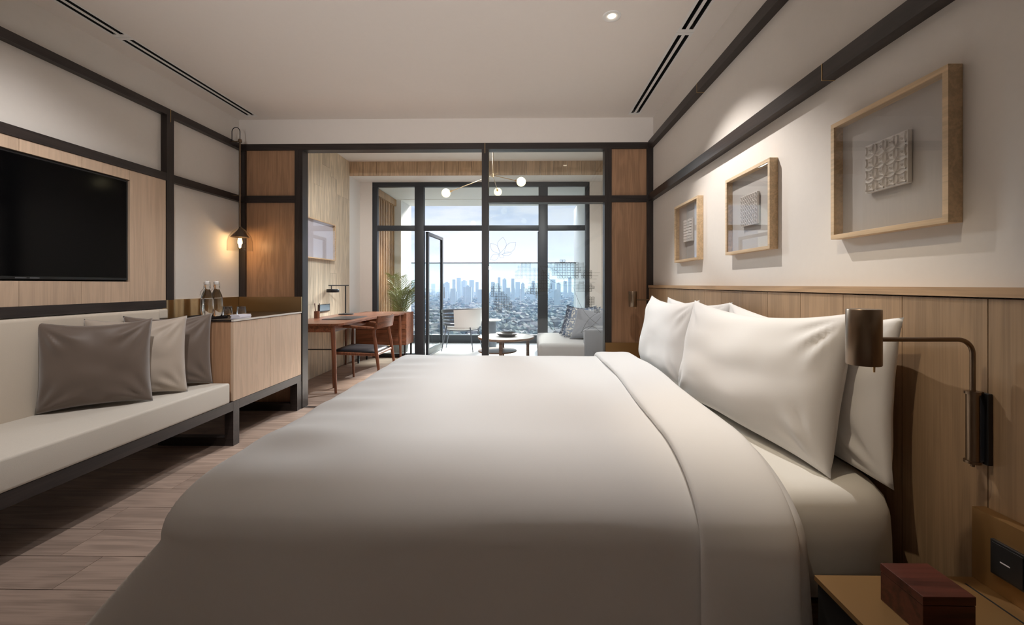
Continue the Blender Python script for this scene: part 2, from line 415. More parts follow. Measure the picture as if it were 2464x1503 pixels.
MB().box(-.3975, P0-.0015, 2.36, -.3935, P0, 2.455).build('brass_inlay', M['brassinlay'], wf)
S(bx('trim_5', M['darkwoodx'], None, -2.09, P0+.03, -.001, -.43, P0+.06, .004))
# etched motif on the glass
def etched():
    m = MB(); y = GY-.0008; k = 3.93/F
    def W(px, py): return ((px-1270)*k+.0, 1.15-(py-684)*k)
    def line(pts, w=.0022):
        for (xa, za), (xb, zb) in zip(pts, pts[1:]):
            d = Vector((xb-xa, zb-za)); l = d.length
            if l < 1e-5: continue
            n = Vector((-d.y, d.x))/l*w/2
            q = [m.b.verts.new((xx, y, zz)) for xx, zz in ((xa+n.x, za+n.y), (xb+n.x, zb+n.y), (xb-n.x, zb-n.y), (xa-n.x, za-n.y))]
            m.b.faces.new(q)
    def petal(p, q, wd, n=12):
        (x0, z0), (x1, z1) = W(*p), W(*q); d = Vector((x1-x0, z1-z0)); nn = Vector((-d.y, d.x))
        for sgn in (1, -1):
            line([(x0+d.x*t+nn.x*wd*sgn*math.sin(PI*t**1.15), z0+d.y*t+nn.y*wd*sgn*math.sin(PI*t**1.15)) for t in [i/n for i in range(n+1)]])
    petal((1204, 608), (1210, 570), .28); petal((1202, 610), (1180, 585), .25); petal((1212, 610), (1241, 582), .25)
    petal((1201, 612), (1180, 624), .30); petal((1208, 612), (1231, 608), .2); petal((1200, 610), (1211, 620), .3)
    rnd = random.Random(5)
    blobs = [((1192, 700), 17, 0), ((1205, 722), 20, 0), ((1222, 738), 12, 0), ((1199, 742), 10, 0),
             ((1262, 645), 17, 1), ((1250, 660), 12, 1), ((1285, 662), 20, 1), ((1303, 668), 19, 0), ((1312, 688), 14, 0), ((1290, 690), 16, 0), ((1272, 700), 10, 0),
             ((1352, 648), 22, 0), ((1375, 650), 22, 0), ((1340, 655), 10, 0), ((1395, 645), 14, 1), ((1412, 660), 12, 0), ((1418, 690), 10, 0), ((1326, 640), 8, 1), ((1420, 725), 12, 0), ((1436, 745), 8, 0), ((1400, 690), 14, 1)]
    seen = set(); c = 6.4
    for (bx_, by_), r, kind in blobs:
        for i in range(int((bx_-r)/c), int((bx_+r)/c)+1):
            for j in range(int((by_-r)/c), int((by_+r)/c)+1):
                px, py = i*c, j*c
                if (i, j) in seen or math.hypot(px-bx_, py-by_) > r: continue
                seen.add((i, j))
                if px < 1180 or px > 1450: continue
                x, z = W(px, py); h = c*k/2
                line([(x-h, z-h), (x+h, z-h), (x+h, z+h)], .0022)
                if kind == 0:
                    n = 8; rr = h*1.0
                    line([(x+rr*math.cos(2*PI*q/n), z+rr*math.sin(2*PI*q/n)) for q in range(n+1)], .003)
                    line([(x-h*.4, z), (x, z+h*.4), (x+h*.4, z), (x, z-h*.4), (x-h*.4, z)], .0026)
                else:
                    line([(x-h, z), (x+h, z)], .0018); line([(x, z-h), (x, z+h)], .0018)
    # long sweeping petal outlines between the lattices
    def curve(pts, w=.0016): line([W(*p) for p in pts], w)
    def bez(a, b_, c_, w=.0026, n=14): curve([((1-t)**2*a[0]+2*t*(1-t)*b_[0]+t*t*c_[0], (1-t)**2*a[1]+2*t*(1-t)*b_[1]+t*t*c_[1]) for t in [i/n for i in range(n+1)]], w)
    bez((1300, 640), (1325, 690), (1362, 682)); bez((1362, 682), (1345, 640), (1300, 640)); bez((1260, 690), (1290, 725), (1330, 700)); bez((1380, 690), (1400, 760), (1440, 780))
    bez((1398, 800), (1420, 770), (1446, 800)); bez((1398, 800), (1425, 790), (1446, 762)); bez((1402, 795), (1412, 765), (1440, 752)); bez((1312, 752), (1322, 790), (1336, 800)); bez((1312, 752), (1335, 765), (1336, 800))
    for q in range(5): curve([(1338+q*3, 655+q*8), (1444-q*4, 655+q*8)], .002)
    o = m.build('etched_motif', M['etch'], wf)
etched()

# ------------------------------------------------------------------ left wall joinery
BF = LW+.045
S(bx('trim_6', M['darkwood'], None, LW, BK, 2.395, BF, PY, 2.445))
S(bx('trim_7', M['darkwood'], None, LW, BK, 1.912, BF, PY, 1.968))
S(bx('trim_8', M['darkwoodz'], None, LW, 3.068, 1.035, BF+.001, 3.130, 2.395))
S(bx('trim_9', M['darkwood'], None, LW, BK, .978, BF, 3.066, 1.034))
S(bx('trim_10', M['brassinlay'], None, BF, 3.098, 2.35, BF+.0025, 3.102, 2.445))
# oak wall panelling round the television (recess for the set)
def tvpanel():
    m = MB(); x0, x1 = LW, BF-.006; ys = [BK, -.70, -.39, -.08, .23, .54, .85, 1.16, 1.55, 1.86, 2.17, 2.48, 2.785, 3.067]
    for a, b_ in zip(ys, ys[1:]):
        if b_ <= 1.56 or a > 2.78: m.box(x0, a+.0012, 1.035, x1, b_-.0012, 1.911)
        else:
            m.box(x0, a+.0012, 1.035, x1, b_-.0012, 1.168); m.box(x0, a+.0012, 1.845, x1, b_-.0012, 1.911)
    o = m.build('trim_11', M['oak']); S(o)
tvpanel()
t = thing('television', 'large black flat television recessed into the oak panelling', 'television', (LW, 2.16, 1.17))
MB().box(LW+.002, 1.556, 1.170, LW+.018, 2.780, 1.843).build('back_plate', M['dark'], t)
MB().box(LW+.018, 1.570, 1.178, LW+.042, 2.768, 1.835, bev=.002).build('bezel', M['tvframe'], t)
MB().box(LW+.042, 1.580, 1.193, LW+.0425, 2.758, 1.826).build('screen', M['tvglass'], t)
MB().box(LW+.0422, 2.15, 1.183, LW+.0428, 2.20, 1.187).box(LW+.0422, 2.215, 1.1825, LW+.0428, 2.26, 1.1875).build('logo', M['logo'], t)

# ------------------------------------------------------------------ bench and cabinet
BX = -2.097
b = thing('bench', 'long wall bench with oatmeal cushion on a dark wooden frame', 'bench', (-2.39, 1.3, 0))
MB().box(LW+.01, -.60, .252, BX, 3.0505, .316).build('seat_frame', M['darkwood'], b)
def loop_leg(y0, y1, parent):
    MB().box(BX-.062, y0, 0, BX+.0005, y1, .3161).box(LW+.05, y0, 0, BX-.062, y1, .06).box(LW+.05, y0, .06, LW+.11, y1, .252).build('leg', M['darkwoodx'], parent)
loop_leg(2.988, 3.050, b); loop_leg(-.5, -.425, b)
def cushion_box(m, x0, y0, z0, x1, y1, z1, r):
    m.box(x0, y0, z0, x1, y1, z1, bev=r, seg=3)
m = MB(); cushion_box(m, LW+.02, -.60, .317, BX+.005, 2.950, .457, .014); m.build('seat_cushion', M['bench'], b, smooth=True)
m = MB(); cushion_box(m, LW+.001, -.60, .44, LW+.075, 2.983, .972, .02); cushion_box(m, LW+.001, 2.95, .902, LW+.06, 3.064, .972, .012); m.build('backrest', M['benchback'], b, smooth=True)
c = thing('cabinet', 'pale oak two-door minibar cabinet on dark wooden frame at end of bench', 'cabinet', (-2.39, 3.45, 0))
MB().box(LW+.01, 3.0515, .252, BX, 3.895, .316).build('frame_rail', M['darkwood'], c)
MB().box(LW+.005, 2.992, .317, BX-.02, 3.890, .885).build('body', M['oakp'], c)
MB().box(BX-.02, 2.990, .319, BX, 3.4285, .882).build('door', M['oak'], c)
MB().box(BX-.02, 3.4315, .319, BX, 3.890, .882).build('door', M['oak'], c)
MB().box(BX-.064, 3.825, 0, BX, 3.900, .252).box(LW+.05, 3.825, 0, BX-.064, 3.900, .06).build('leg', M['darkwoodx'], c)
MB().box(LW+.004, 2.985, .886, BX-.012, 3.890, .898).build('worktop', M['stone'], c)
MB().box(BX-.012, 2.985, .886, BX+.006, 3.890, .898).build('worktop_edge', M['stone_edge'], c)
def splash():
    m = MB(); pts = []
    n = 160
    for i in range(n+1):
        y = 3.070+(3.892-3.070)*i/n
        pts.append((LW+.010+.0065*math.sin((y-3.07)*2*PI/.15)*(1 if y < 3.42 else .15), y))
    for (xa, ya), (xb, yb) in zip(pts, pts[1:]):
        q = [m.b.verts.new(p) for p in ((xa, ya, .899), (xb, yb, .899), (xb, yb, 1.036), (xa, ya, 1.036))]; m.b.faces.new(q)
        q = [m.b.verts.new(p) for p in ((xa, ya, 1.036), (xb, yb, 1.036), (LW+.001, yb, 1.036), (LW+.001, ya, 1.036))]; m.b.faces.new(q)
    m.box(LW+.012, 3.893, .899, -2.095, 3.9035, 1.036)
    bmesh.ops.remove_doubles(m.b, verts=m.b.verts, dist=.00005)
    m.build('brass_upstand', M['brass'], c, smooth=True)
splash()
ZC = .8985
t = tag(MB().lathe([(0, 0), (.118, 0), (.122, .003), (.124, .017), (.121, .017), (.118, .005), (0, .005)], (-2.41, 3.165, ZC), 48).build('tray', M['stone'], smooth=True), 'round black tray under the glass bottles on the cabinet', 'tray')
def bottle(loc, label):
    t = thing('water_bottle', label, 'bottle', loc, 'clip-top water bottles on the tray')
    prof = [(0, .004), (.036, .004), (.039, .01), (.041, .07), (.040, .13), (.034, .165), (.022, .195), (.017, .212), (.017, .232), (.0195, .236), (.0195, .246), (.015, .246)]
    MB().lathe([(0, 0)]+[(r+.0004, z) for r, z in prof], loc, 28).build('glass_body', M['bottle'], t, smooth=True)
    MB().lathe([(0, .006), (.034, .006), (.0375, .012), (.0385, .07), (.0375, .128), (.0365, .14), (0, .14)], loc, 28).build('water', M['tumbler'], t, smooth=True)
    MB().lathe([(0, .245), (.013, .245), (.016, .252), (.016, .266), (.010, .272), (0, .272)], loc, 20).build('stopper', M['tile'], t, smooth=True)
    x, y, z = loc
    MB().tube([(x-.02, y, z+.235), (x-.026, y, z+.215), (x-.024, y, z+.26), (x, y, z+.274), (x+.024, y, z+.26), (x+.026, y, z+.215), (x+.02, y, z+.235)], .0015, 6).tube([(x-.026, y, z+.215), (x-.042, y-.01, z+.19), (x-.046, y-.01, z+.165)], .0014, 6).build('wire_clip', M['chrome'], t, smooth=True)
    return t
BZ = ZC+.0055
bottle((-2.385, 3.118, BZ), 'clip-top glass water bottle, left one of the two on the tray')
bottle((-2.385, 3.214, BZ), 'clip-top glass water bottle, right one beside the upturned tumblers')
def tumbler(loc, label):
    prof = [(.033, 0), (.0345, .002), (.0335, .04), (.030, .075), (.027, .080), (0, .080), (0, .072), (.026, .072), (.030, .04), (.0315, 0), (.033, 0)]
    return tag(MB().lathe(prof, loc, 28).build('tumbler', M['tumbler'], smooth=True), label, 'glass', 'upturned tumblers beside the bottles')
tumbler((-2.315, 3.235, BZ), 'upturned clear tumbler next to the water bottles')
tumbler((-2.262, 3.315, ZC+.0005), 'upturned clear tumbler nearest the white booklets')
for k, (dx, a) in enumerate(((0, .0), (.004, .03), (-.002, -.03))):
    o = MB().obox((0, 0, .005), (.033*math.cos(a), .033*math.sin(a), 0), (-.065*math.sin(a), .065*math.cos(a), 0), (0, 0, .0045)).build('booklet', M['paper'])
    o.location = (-2.142+dx-.03*0, 3.135, ZC+.0003+k*.0095)
    tag(o, 'thin white booklet on cabinet beside tumblers, %s of the stack' % ('bottom', 'middle', 'top')[k], 'booklet', 'white booklets on the cabinet')

# ------------------------------------------------------------------ pillows
def pillow(name, m, c, ax, up, W_, H_, T_, label, cat='pillow', group=None, seed=0, sag=.02, pinch=.07, wr=.006, n=44, seams=False, bendy=0):
    """c: centre of the lower edge; ax: along the width; up: along the height"""
    ax = Vector(ax).normalized(); up = Vector(up).normalized(); nrm = ax.cross(up).normalized(); c = Vector(c)
    mb = MB()
    def P(u, v, s):
        uu, vv = 2*u-1, 2*v-1
        ew = 1-pinch*(1-abs(vv)**2.2)*(abs(uu)**3); eh = 1-pinch*1.35*(1-abs(uu)**2.2)*(abs(vv)**3)
        x = uu*W_/2*ew; z = (vv*eh+1)*H_/2
        th = (max(0, 1-abs(uu)**2.6)*max(0, 1-abs(vv)**2.6))**.52*T_/2
        th *= (1+.18*(1-v)-.06)
        nz = noise.noise(Vector((uu*2.1+seed, vv*2.1-seed, s*3)))*wr*1.6
        # creases run in from the four corners
        for cu in (-1, 1):
            for cv in (-1, 1):
                d = math.hypot((uu-cu)*W_/2, (vv-cv)*H_/2); ang = math.atan2((vv-cv)*H_, (uu-cu)*W_)
                nz += wr*1.1*math.sin(ang*13+seed*2+cu+s)*math.exp(-(d-.11)**2/.006)
        edge = (1-abs(uu)**6)*(1-abs(vv)**6)
        off = s*(th+nz*edge) + .004*math.sin(uu*7+seed)*(abs(vv)**4)+bendy*(uu*uu-.3)
        zz = z - sag*math.sin(PI*u)*(v)
        return c+ax*x+up*zz+nrm*off
    g1 = mb.grid(lambda u, v: P(u, v, 1), n, n); g2 = mb.grid(lambda u, v: P(u, v, -1), n, n)
    bmesh.ops.remove_doubles(mb.b, verts=mb.b.verts, dist=.0004)
    if seams:
        pass
    o = mb.build(name, m, smooth=True, auto=False)
    tag(o, label, cat, group); return o
up1 = Vector((-.10, .07, 1))
for (a, b_, mt, lab, sd) in (((-2.600, 2.215), (-2.245, 2.485), 'taupe', 'dark taupe satin cushion nearest the camera on bench', 1),
                         ((-2.585, 2.445), (-2.21, 2.700), 'beige', 'light beige satin cushion in the middle of the three', 2),
                         ((-2.560, 2.665), (-2.22, 2.930), 'taupe', 'taupe satin cushion leaning against the oak cabinet side', 3)):
    A = Vector((a[0], a[1], .459)); B = Vector((b_[0], b_[1], .459))
    ln = (B-A).length
    pillow('bench_cushion', M[mt], (A+B)/2, B-A, Vector((-.05, .05, 1)), ln+.03, .49, .165, lab, 'cushion', 'satin cushions on the bench', sd, pinch=.06, wr=.008, sag=.012)

# ------------------------------------------------------------------ bed
Y0, Y1, XF, XH = 1.175, 3.20, -.86, 1.088
bed = thing('bed', 'king-size bed with fitted white sheet on a brown wooden base', 'bed', (.1, 2.19, 0))
MB().box(XF+.06, Y0+.05, .0, XH-.005, Y1-.05, .235).build('base', M['bedwood'], bed)
MB().box(XF+.055, Y0+.045, .236, XH-.003, Y1-.045, .242).build('base_edge', M['nightstand'], bed)
MB().box(XF+.07, Y0+.06, .242, XH-.004, Y1-.06, .292).build('base_gap', M['dark'], bed)
def sheet_mesh():
    m = MB(); cy = (Y0+Y1)/2; hx, hy = (XH-XF)/2, (Y1-Y0)/2; cx = (XH+XF)/2
    prof = [(.0, .292), (.0, .36), (.0, .43), (-.002, .49), (-.012, .530), (-.03, .556), (-.058, .569), (-.10, .573), (-.3, .575)]
    nP = 240; rings = []
    for off, z in prof:
        ring = []
        for i in range(nP):
            a = 2*PI*i/nP; n = 14
            cxx, sy = math.cos(a), math.sin(a); rr = (abs(cxx)**n+abs(sy)**n)**(-1/n)
            ux, uy = cxx*rr, sy*rr
            w = .004*noise.noise(Vector((ux*hx*5, uy*hy*5, z*4)))
            ring.append(m.b.verts.new((cx+ux*(hx+off+w), cy+uy*(hy+off+w), z+w*.5)))
        rings.append(ring)
    for a, b_ in zip(rings, rings[1:]):
        for i in range(nP): m.b.faces.new((a[i], a[(i+1) % nP], b_[(i+1) % nP], b_[i]))
    m.b.faces.new(rings[-1]); m.b.faces.new(rings[0][::-1])
    return m
sheet_mesh().build('mattress_sheet', M['sheet'], bed, smooth=True, auto=False)
# duvet: one draped surface
DC = (Y0+Y1)/2
XD = .73        # head-side edge of the duvet
ZT = .632
def duv(u, v, extra=0):
    """u: 0 at the fold .. 1 at the foot hem (metres past the edges handled by the ring), v: -1..1 across"""
    m_ = max(abs(u), abs(v)); 
    if m_ < 1e-6: m_ = 1e-6
    du, dv = (u/m_, v/m_) if max(abs(u), abs(v)) >= 1e-6 else (0.0, 1.0)
    n = 26.0; q = (abs(du)**n+abs(dv)**n)**(-1/n)
    w = min(1, max(0, (m_-.5)/.5)); q = 1+(q-1)*w
    du, dv = du*q, dv*q
    A = XD+1.02; Bh = (Y1-Y0)/2+.055     # outer half sizes at shoulder
    RX = .16; R_ = .29-.09*dv; RZ = .18
    s = m_*1.42            # arc parameter
    if s < .74:            # flat top up to (outer - R_)
        f = s/.74; ox = (A-RX)*f; oy = (Bh-R_)*f; z = ZT+.012*(1-f**3)
    elif s < 1.05:
        a = (s-.74)/.31*PI/2; ox = A-RX+RX*math.sin(a); oy = Bh-R_+R_*math.sin(a); z = ZT-RZ*(1-math.cos(a))
    else:
        g = (s-1.05)/.37; drop = .33*g; ox = A+.33*g-.04*g*g; oy = Bh+.035*g; z = ZT-RZ-drop
    x = XD-du*ox; y = DC+dv*oy
    # soft folds
    big = noise.noise(Vector((x*1.6+3, y*1.9, 0)))*.012+noise.noise(Vector((x*4.5, y*2.4, 2)))*.005
    hang = max(0, s-.95)
    wav = noise.noise(Vector((x*2.6, y*2.6, .4)))*.05*hang
    # foot side: shallow scalloped folds near the edge
    foot = math.exp(-((x+.78)/.16)**2)*(.007*math.sin(y*17+1)+.004*math.sin(y*31))
    z += (big if s < 1.0 else big*.5)+foot*(1 if s < 1 else .3)
    ex = 0
    if extra:
        # push outwards by extra
        if s < .74: z += extra
        elif s < 1.05:
            a = (s-.74)/.31*PI/2; z += extra*math.cos(a); y += math.copysign(1, dv)*extra*math.sin(a)*abs(dv)
        else: y += math.copysign(1, dv)*extra*abs(dv)
    return Vector((x-wav*abs(du), y+(wav if dv > 0 else -wav)*abs(dv), z))
m = MB()
m.grid(lambda i, j: duv(i, 2*j-1), 110, 220)
duvet = m.build('duvet', M['linen'], smooth=True, auto=False)
tag(duvet, 'thick plain white duvet draped over bed and hanging down the sides', 'duvet')
md = duvet.modifiers.new('thickness', 'SOLIDIFY'); md.thickness = .018; md.offset = -1
# turned-back band of the duvet
m = MB()
def band(i, j):
    # i: around the cross section (closed), j: across the bed
    v = 2*j-1; n0 = i*2*PI
    half = .125; cx = .600; th = .026
    wob = .010*noise.noise(Vector((v*3, 1.7, 0)))+.03*max(0, abs(v)-.6)*0
    base = duv(1e-5, v, .0); out = duv(1e-5, v, 1.0)-base
    cs, sn = math.cos(n0), math.sin(n0)
    dx = half*math.copysign(abs(cs)**.42, cs); h = th*(.98+math.copysign(abs(sn)**.62, sn))
    x = cx+wob+dx
    bulge = .006*noise.noise(Vector((x*6, v*5, 3)))
    p = duv(1e-5, v, h*.8-.004+bulge*(1 if sn > 0 else 0))
    return Vector((x+.035*v, p.y, p.z))
g = m.grid(band, 40, 200)
bmesh.ops.remove_doubles(m.b, verts=m.b.verts, dist=.0002)
o = m.build('turned_back_hem', M['linen'], duvet, smooth=True, auto=False)

PW = 'white pillows on the bed'
pillow('pillow', M['linen'], (1.015, 1.69, .574), (-.02, 1, 0), (.055, 0, 1), .98, .485, .13, 'white pillow near the bedside lamp, behind, against the headboard', 'pillow', PW, 4, pinch=.05, wr=.010, sag=.04, n=60)
pillow('pillow', M['linen'], (1.015, 2.66, .574), (-.02, 1, 0), (.055, 0, 1), .95, .485, .13, 'white pillow on window side, behind, against the headboard', 'pillow', PW, 5, pinch=.05, wr=.008, sag=.02, n=60)
pillow('pillow', M['linen'], (.850, 1.765, .574), (-.10, 1, 0), (.17, 0, 1), 1.00, .50, .19, 'white pillow in front, nearest the camera', 'pillow', PW, 6, pinch=.055, wr=.009, sag=.03, n=60)
pillow('pillow', M['linen'], (.835, 2.685, .574), (.02, 1, 0), (.14, 0, 1), .93, .50, .18, 'white pillow in front, on the window side of the bed', 'pillow', PW, 7, pinch=.055, wr=.007, sag=.02, n=60)

# ------------------------------------------------------------------ headboard
hb = thing('headboard', 'wall-length oak headboard panelling with a flat oak cap', 'headboard', (1.13, 1.2, 0))
HX = 1.111
m = MB(); ys = [BK+.001]; y = 1.275-.235*12
while y < 3.90:
    ys.append(y); y += .235
ys.append(PY-.001)
ys = sorted(v for v in ys if v >= BK+.001)
for a, b_ in zip(ys, ys[1:]):
    if b_-a > .01: m.box(HX, a+.0011, .0, RW-.012, b_-.0011, 1.115)
m.build('panelling', M['headoak'], hb)
MB().box(RW-.012, BK+.002, 0, RW-.0005, PY-.002, 1.115).build('backing', M['dark'], hb)
MB().box(HX-.006, BK+.002, 1.119, RW-.0005, PY-.001, 1.143).build('cap', M['capoak'], hb)

# ------------------------------------------------------------------ framed tiles
def carved_tile(m, yc, zc, w, x, cell, style):
    """raised interlocking petals on a ceramic tile; x is the front face, petals rise towards -x"""
    h = w/2
    m.box(x, yc-h, zc-h, x+.012, yc+h, zc+h)
    n = int(round(w/cell)); c = w/n
    def ridge(pts, wd, hh):
        for (ya, za), (yb, zb) in zip(pts, pts[1:]):
            d = Vector((yb-ya, zb-za)); l = d.length; nn = Vector((-d.y, d.x))/l*wd
            lo = [(ya+nn.x, za+nn.y), (yb+nn.x, zb+nn.y), (yb-nn.x, zb-nn.y), (ya-nn.x, za-nn.y)]
            if any(abs(p[0]-yc) > h or abs(p[1]-zc) > h for p in lo): continue
            L4 = [m.b.verts.new((x, p[0], p[1])) for p in lo]
            T2 = [m.b.verts.new((x-hh, ya, za)), m.b.verts.new((x-hh, yb, zb))]
            m.b.faces.new((L4[0], L4[1], T2[1], T2[0])); m.b.faces.new((L4[3], L4[2], T2[1], T2[0]))
    r = c/math.sqrt(2)*1.0
    for i in range(-1, n+1):
        for j in range(-1, n+1):
            cy, cz = yc-h+(i+.5)*c, zc-h+(j+.5)*c
            if style == 0:
                pts = [(cy+r*math.cos(2*PI*k/24), cz+r*math.sin(2*PI*k/24)) for k in range(25)]
                ridge(pts, c*.055, .0045)
                ridge([(cy+c*.09*math.cos(2*PI*k/8), cz+c*.09*math.sin(2*PI*k/8)) for k in range(9)], c*.05, .003)
            elif style == 1:
                for s_ in (1, -1):
                    ridge([(cy+c*.28*s_*math.sin(PI*t), cz+c*(t-.5)) for t in [k/6 for k in range(7)]], c*.08, .004)
            else:
                ridge([(cy+c*.45*math.cos(2*PI*k/6), cz+c*.45*math.sin(2*PI*k/6)) for k in range(7)], c*.08, .004)
                ridge([(cy, cz-c*.4), (cy, cz+c*.4)], c*.06, .003)
def picture(y0, y1, label, style, cell):
    z0, z1 = 1.314, 1.734; xf = 1.112; w = .016
    t = thing('framed_tile', label, 'picture', (RW, (y0+y1)/2, z0), 'oak box frames on the wall')
    MB().box(xf, y0, z1-w, RW-.001, y1, z1, bev=.0008).box(xf, y0, z0, RW-.001, y1, z0+w, bev=.0008).box(xf, y0, z0+w, RW-.001, y0+w, z1-w).box(xf, y1-w, z0+w, RW-.001, y1, z1-w).build('frame', M['frameoak'], t)
    MB().box(RW-.006, y0+w, z0+w, RW-.0015, y1-w, z1-w).build('mount', M['mount'], t)
    m = MB(); carved_tile(m, (y0+y1)/2, (z0+z1)/2+.008, .158, RW-.0215, cell, style); m.build('carved_tile', M['tile'], t)
    MB().box(RW-.0095, (y0+y1)/2-.05, (z0+z1)/2-.04, RW-.006, (y0+y1)/2+.05, (z0+z1)/2+.06).build('tile_spacer', M['mount'], t)
    MB().box(xf+.0035, y0+w-.001, z0+w-.001, xf+.0055, y1-w+.001, z1-w+.001).build('glass', M['picglass'], t)
picture(1.138, 1.573, 'oak box frame with a large interlocking-circle ceramic tile, nearest the camera', 0, .0395)
picture(1.966, 2.404, 'middle oak box frame with a small-patterned white ceramic tile', 1, .02)
picture(2.795, 3.235, 'oak box frame with white tile farthest away, reflecting the window', 2, .02)

# ------------------------------------------------------------------ wall reading lamps
def reading_lamp(px, py, reach, label, ang=0):
    t = thing('wall_lamp', label, 'wall lamp', (px, py, .72), 'bronze swing-arm reading lamps')
    MB().box(HX-.012, py-.018, .716, HX-.0005, py+.022, .888, bev=.002).build('wall_plate', M['black'], t)
    MB().lathe([(0, .722), (.0125, .722), (.0125, .885), (0, .885)], (px, py), 28).build('mounting_tube', M['bronze'], t, smooth=True)
    MB().lathe([(0, .884), (.0155, .884), (.0155, .891), (0, .891)], (px, py), 28).box(px, py-.008, .8845, HX-.011, py+.008, .8905).build('bracket', M['bronze'], t, smooth=True)
    MB().lathe([(0, .717), (.0165, .717), (.0165, .723), (0, .723)], (px, py), 28).box(px, py-.008, .7175, HX-.011, py+.008, .7225).tube([(px, py, .717), (px, py, .708)], .004, 10).build('bracket', M['bronze'], t, smooth=True)
    dx, dy = -math.cos(ang), math.sin(ang); z = 1.016; r = .035
    pts = [(px, py, .89), (px, py, z-r)]+[(px+dx*r*(1-math.cos(a)), py+dy*r*(1-math.cos(a)), z-r+r*math.sin(a)) for a in [PI/2*k/8 for k in range(1, 9)]]+[(px+dx*(reach-.03), py+dy*(reach-.03), z)]
    MB().tube(pts, .0055, 12).build('arm', M['bronze'], t, smooth=True)
    cx, cy = px+dx*reach, py+dy*reach
    sh = MB().lathe([(0, 1.090), (.0345, 1.090), (.036, 1.088), (.036, .957), (.0352, .955), (.0335, .957), (.0335, 1.04), (0, 1.04)], (cx, cy), 48).build('lamp_shade', M['bronze'], t, smooth=True)
    MB().tube([(cx+.022, cy-.004, .96), (cx+.022, cy-.004, .937)], [.003, .0022], 10).build('switch_stem', M['brassinlay'], t, smooth=True)
reading_lamp(1.081, 1.046, .262, 'bronze swing-arm reading lamp close to the camera beside the bed')
reading_lamp(1.081, 3.72, .163, 'bronze swing-arm reading lamp on the window side, by the partition')

# ------------------------------------------------------------------ nightstands
def nightstand(y0, y1, label, endwall=None, slots=False):
    t = thing('nightstand', label, 'nightstand', (.9, (y0+y1)/2, 0), 'brass-topped nightstands')
    MB().box(.705, y0+.005, .10, 1.085, y1-.005, .4285).build('body', M['dark'], t)
    MB().box(.72, y0+.03, 0, 1.08, y1-.03, .1).build('plinth', M['dark'], t)
    MB().box(.699, y0, .429, 1.1, y1, .441).build('top', M['nightstand'], t)
    MB().box(1.078, y0, .4415, HX-.001, y1, .612).build('upstand', M['nightstand'], t)
    if endwall: MB().box(.712, y1-.012, .4415, 1.077, y1, .618).build('end_upstand', M['nightstand'], t)
    if slots:
        MB().box(1.035, y0+.05, .4411, 1.039, 1.02, .4418).build('top_joint', M['dark'], t)
    return t
nightstand(.42, 1.045, 'brass-topped nightstand beside the camera carrying the reddish wooden box', slots=True)
nightstand(3.32, 3.899, 'brass-topped nightstand on the window side behind the bed corner', True)
t = thing('switch_panel', 'black double switch panel on the brass upstand of the nightstand', 'switch', (1.0775, .92, .474))
MB().box(1.070, .84, .485, 1.0778, .997, .564, bev=.0015).build('plate', M['black'], t)
for y in (.965, .885):
    k = MB().box(1.0685, y-.034, .490, 1.0702, y+.027, .559, bev=.0006).build('switch', M['black'], t)
    MB().box(1.0680, y-.010, .521, 1.0686, y+.010, .5235).build('indicator_mark', M['paper'], k)
t = thing('wooden_box', 'reddish-brown wooden box with lid standing on the near nightstand', 'box', (.847, .903, .4415))
MB().box(.794, .863, .4415, .898, .966, .5045, bev=.001).build('body', M['boxwood'], t)
MB().box(.7935, .8625, .506, .8985, .9665, .5235, bev=.001).build('lid', M['boxwood'], t)
MB().box(.796, .865, .5043, .896, .964, .5062).build('seam', M['dark'], t)

# ------------------------------------------------------------------ pendant
LXp, LYp = -2.568, 3.745
t = thing('pendant_lamp', 'glass pendant lamp with glowing bulb hanging in the corner above the cabinet', 'pendant lamp', (LXp, LYp, 1.44))
MB().tube([(LXp, LYp, 1.665), (LXp, LYp, 2.44)], .0075, 12).build('rod', M['bronze'], t, smooth=True)
MB().tube([(LXp-.072, LYp, 2.43)]+[(LXp-.036+.036*math.cos(a), LYp, 2.51+.04*math.sin(a)) for a in [PI-PI*k/14 for k in range(15)]]+[(LXp, LYp, 2.44)], .0035, 8).build('cord_loop', M['black'], t, smooth=True)
MB().tube([(BF, LYp, 2.425), (LXp, LYp, 2.425)], .004, 8).lathe([(0, 2.418), (.016, 2.418), (.018, 2.43), (.012, 2.445), (0, 2.446)], (LXp, LYp), 20).build('bracket', M['bronze'], t, smooth=True)
MB().tube([(BF, LYp, 1.945), (LXp, LYp, 1.945)], .004, 8).lathe([(0, 1.937), (.010, 1.937), (.010, 1.953), (0, 1.953)], (LXp, LYp), 20).build('bracket', M['bronze'], t, smooth=True)
MB().lathe([(.010, 1.668), (.020, 1.655), (.060, 1.620), (.088, 1.575), (.098, 1.530), (.099, 1.450), (.097, 1.450), (.096, 1.530), (.086, 1.574), (.058, 1.618), (.018, 1.652), (.010, 1.660)], (LXp, LYp), 48).build('glass_shade', M['lampglass'], t, smooth=True)
MB().lathe([(.008, 1.655), (.016, 1.640), (.024, 1.628), (.072, 1.574), (.0715, 1.570), (.022, 1.620), (.010, 1.63)], (LXp, LYp), 40).build('cone_reflector', M['bronze'], t, smooth=True)
MB().lathe([(0, 1.575), (.013, 1.575), (.013, 1.62), (0, 1.62)], (LXp, LYp), 20).build('bulb_socket', M['bronze'], t, smooth=True)
MB().lathe([(0, 1.465), (.012, 1.467), (.020, 1.480), (.021, 1.55), (.013, 1.576), (0, 1.577)], (LXp, LYp), 28).build('glass_bulb', M['lampglass'], t, smooth=True)
MB().lathe([(0, 1.478), (.009, 1.482), (.0095, 1.555), (0, 1.56)], (LXp, LYp), 16).build('filament', M['bulb'], t, smooth=True)
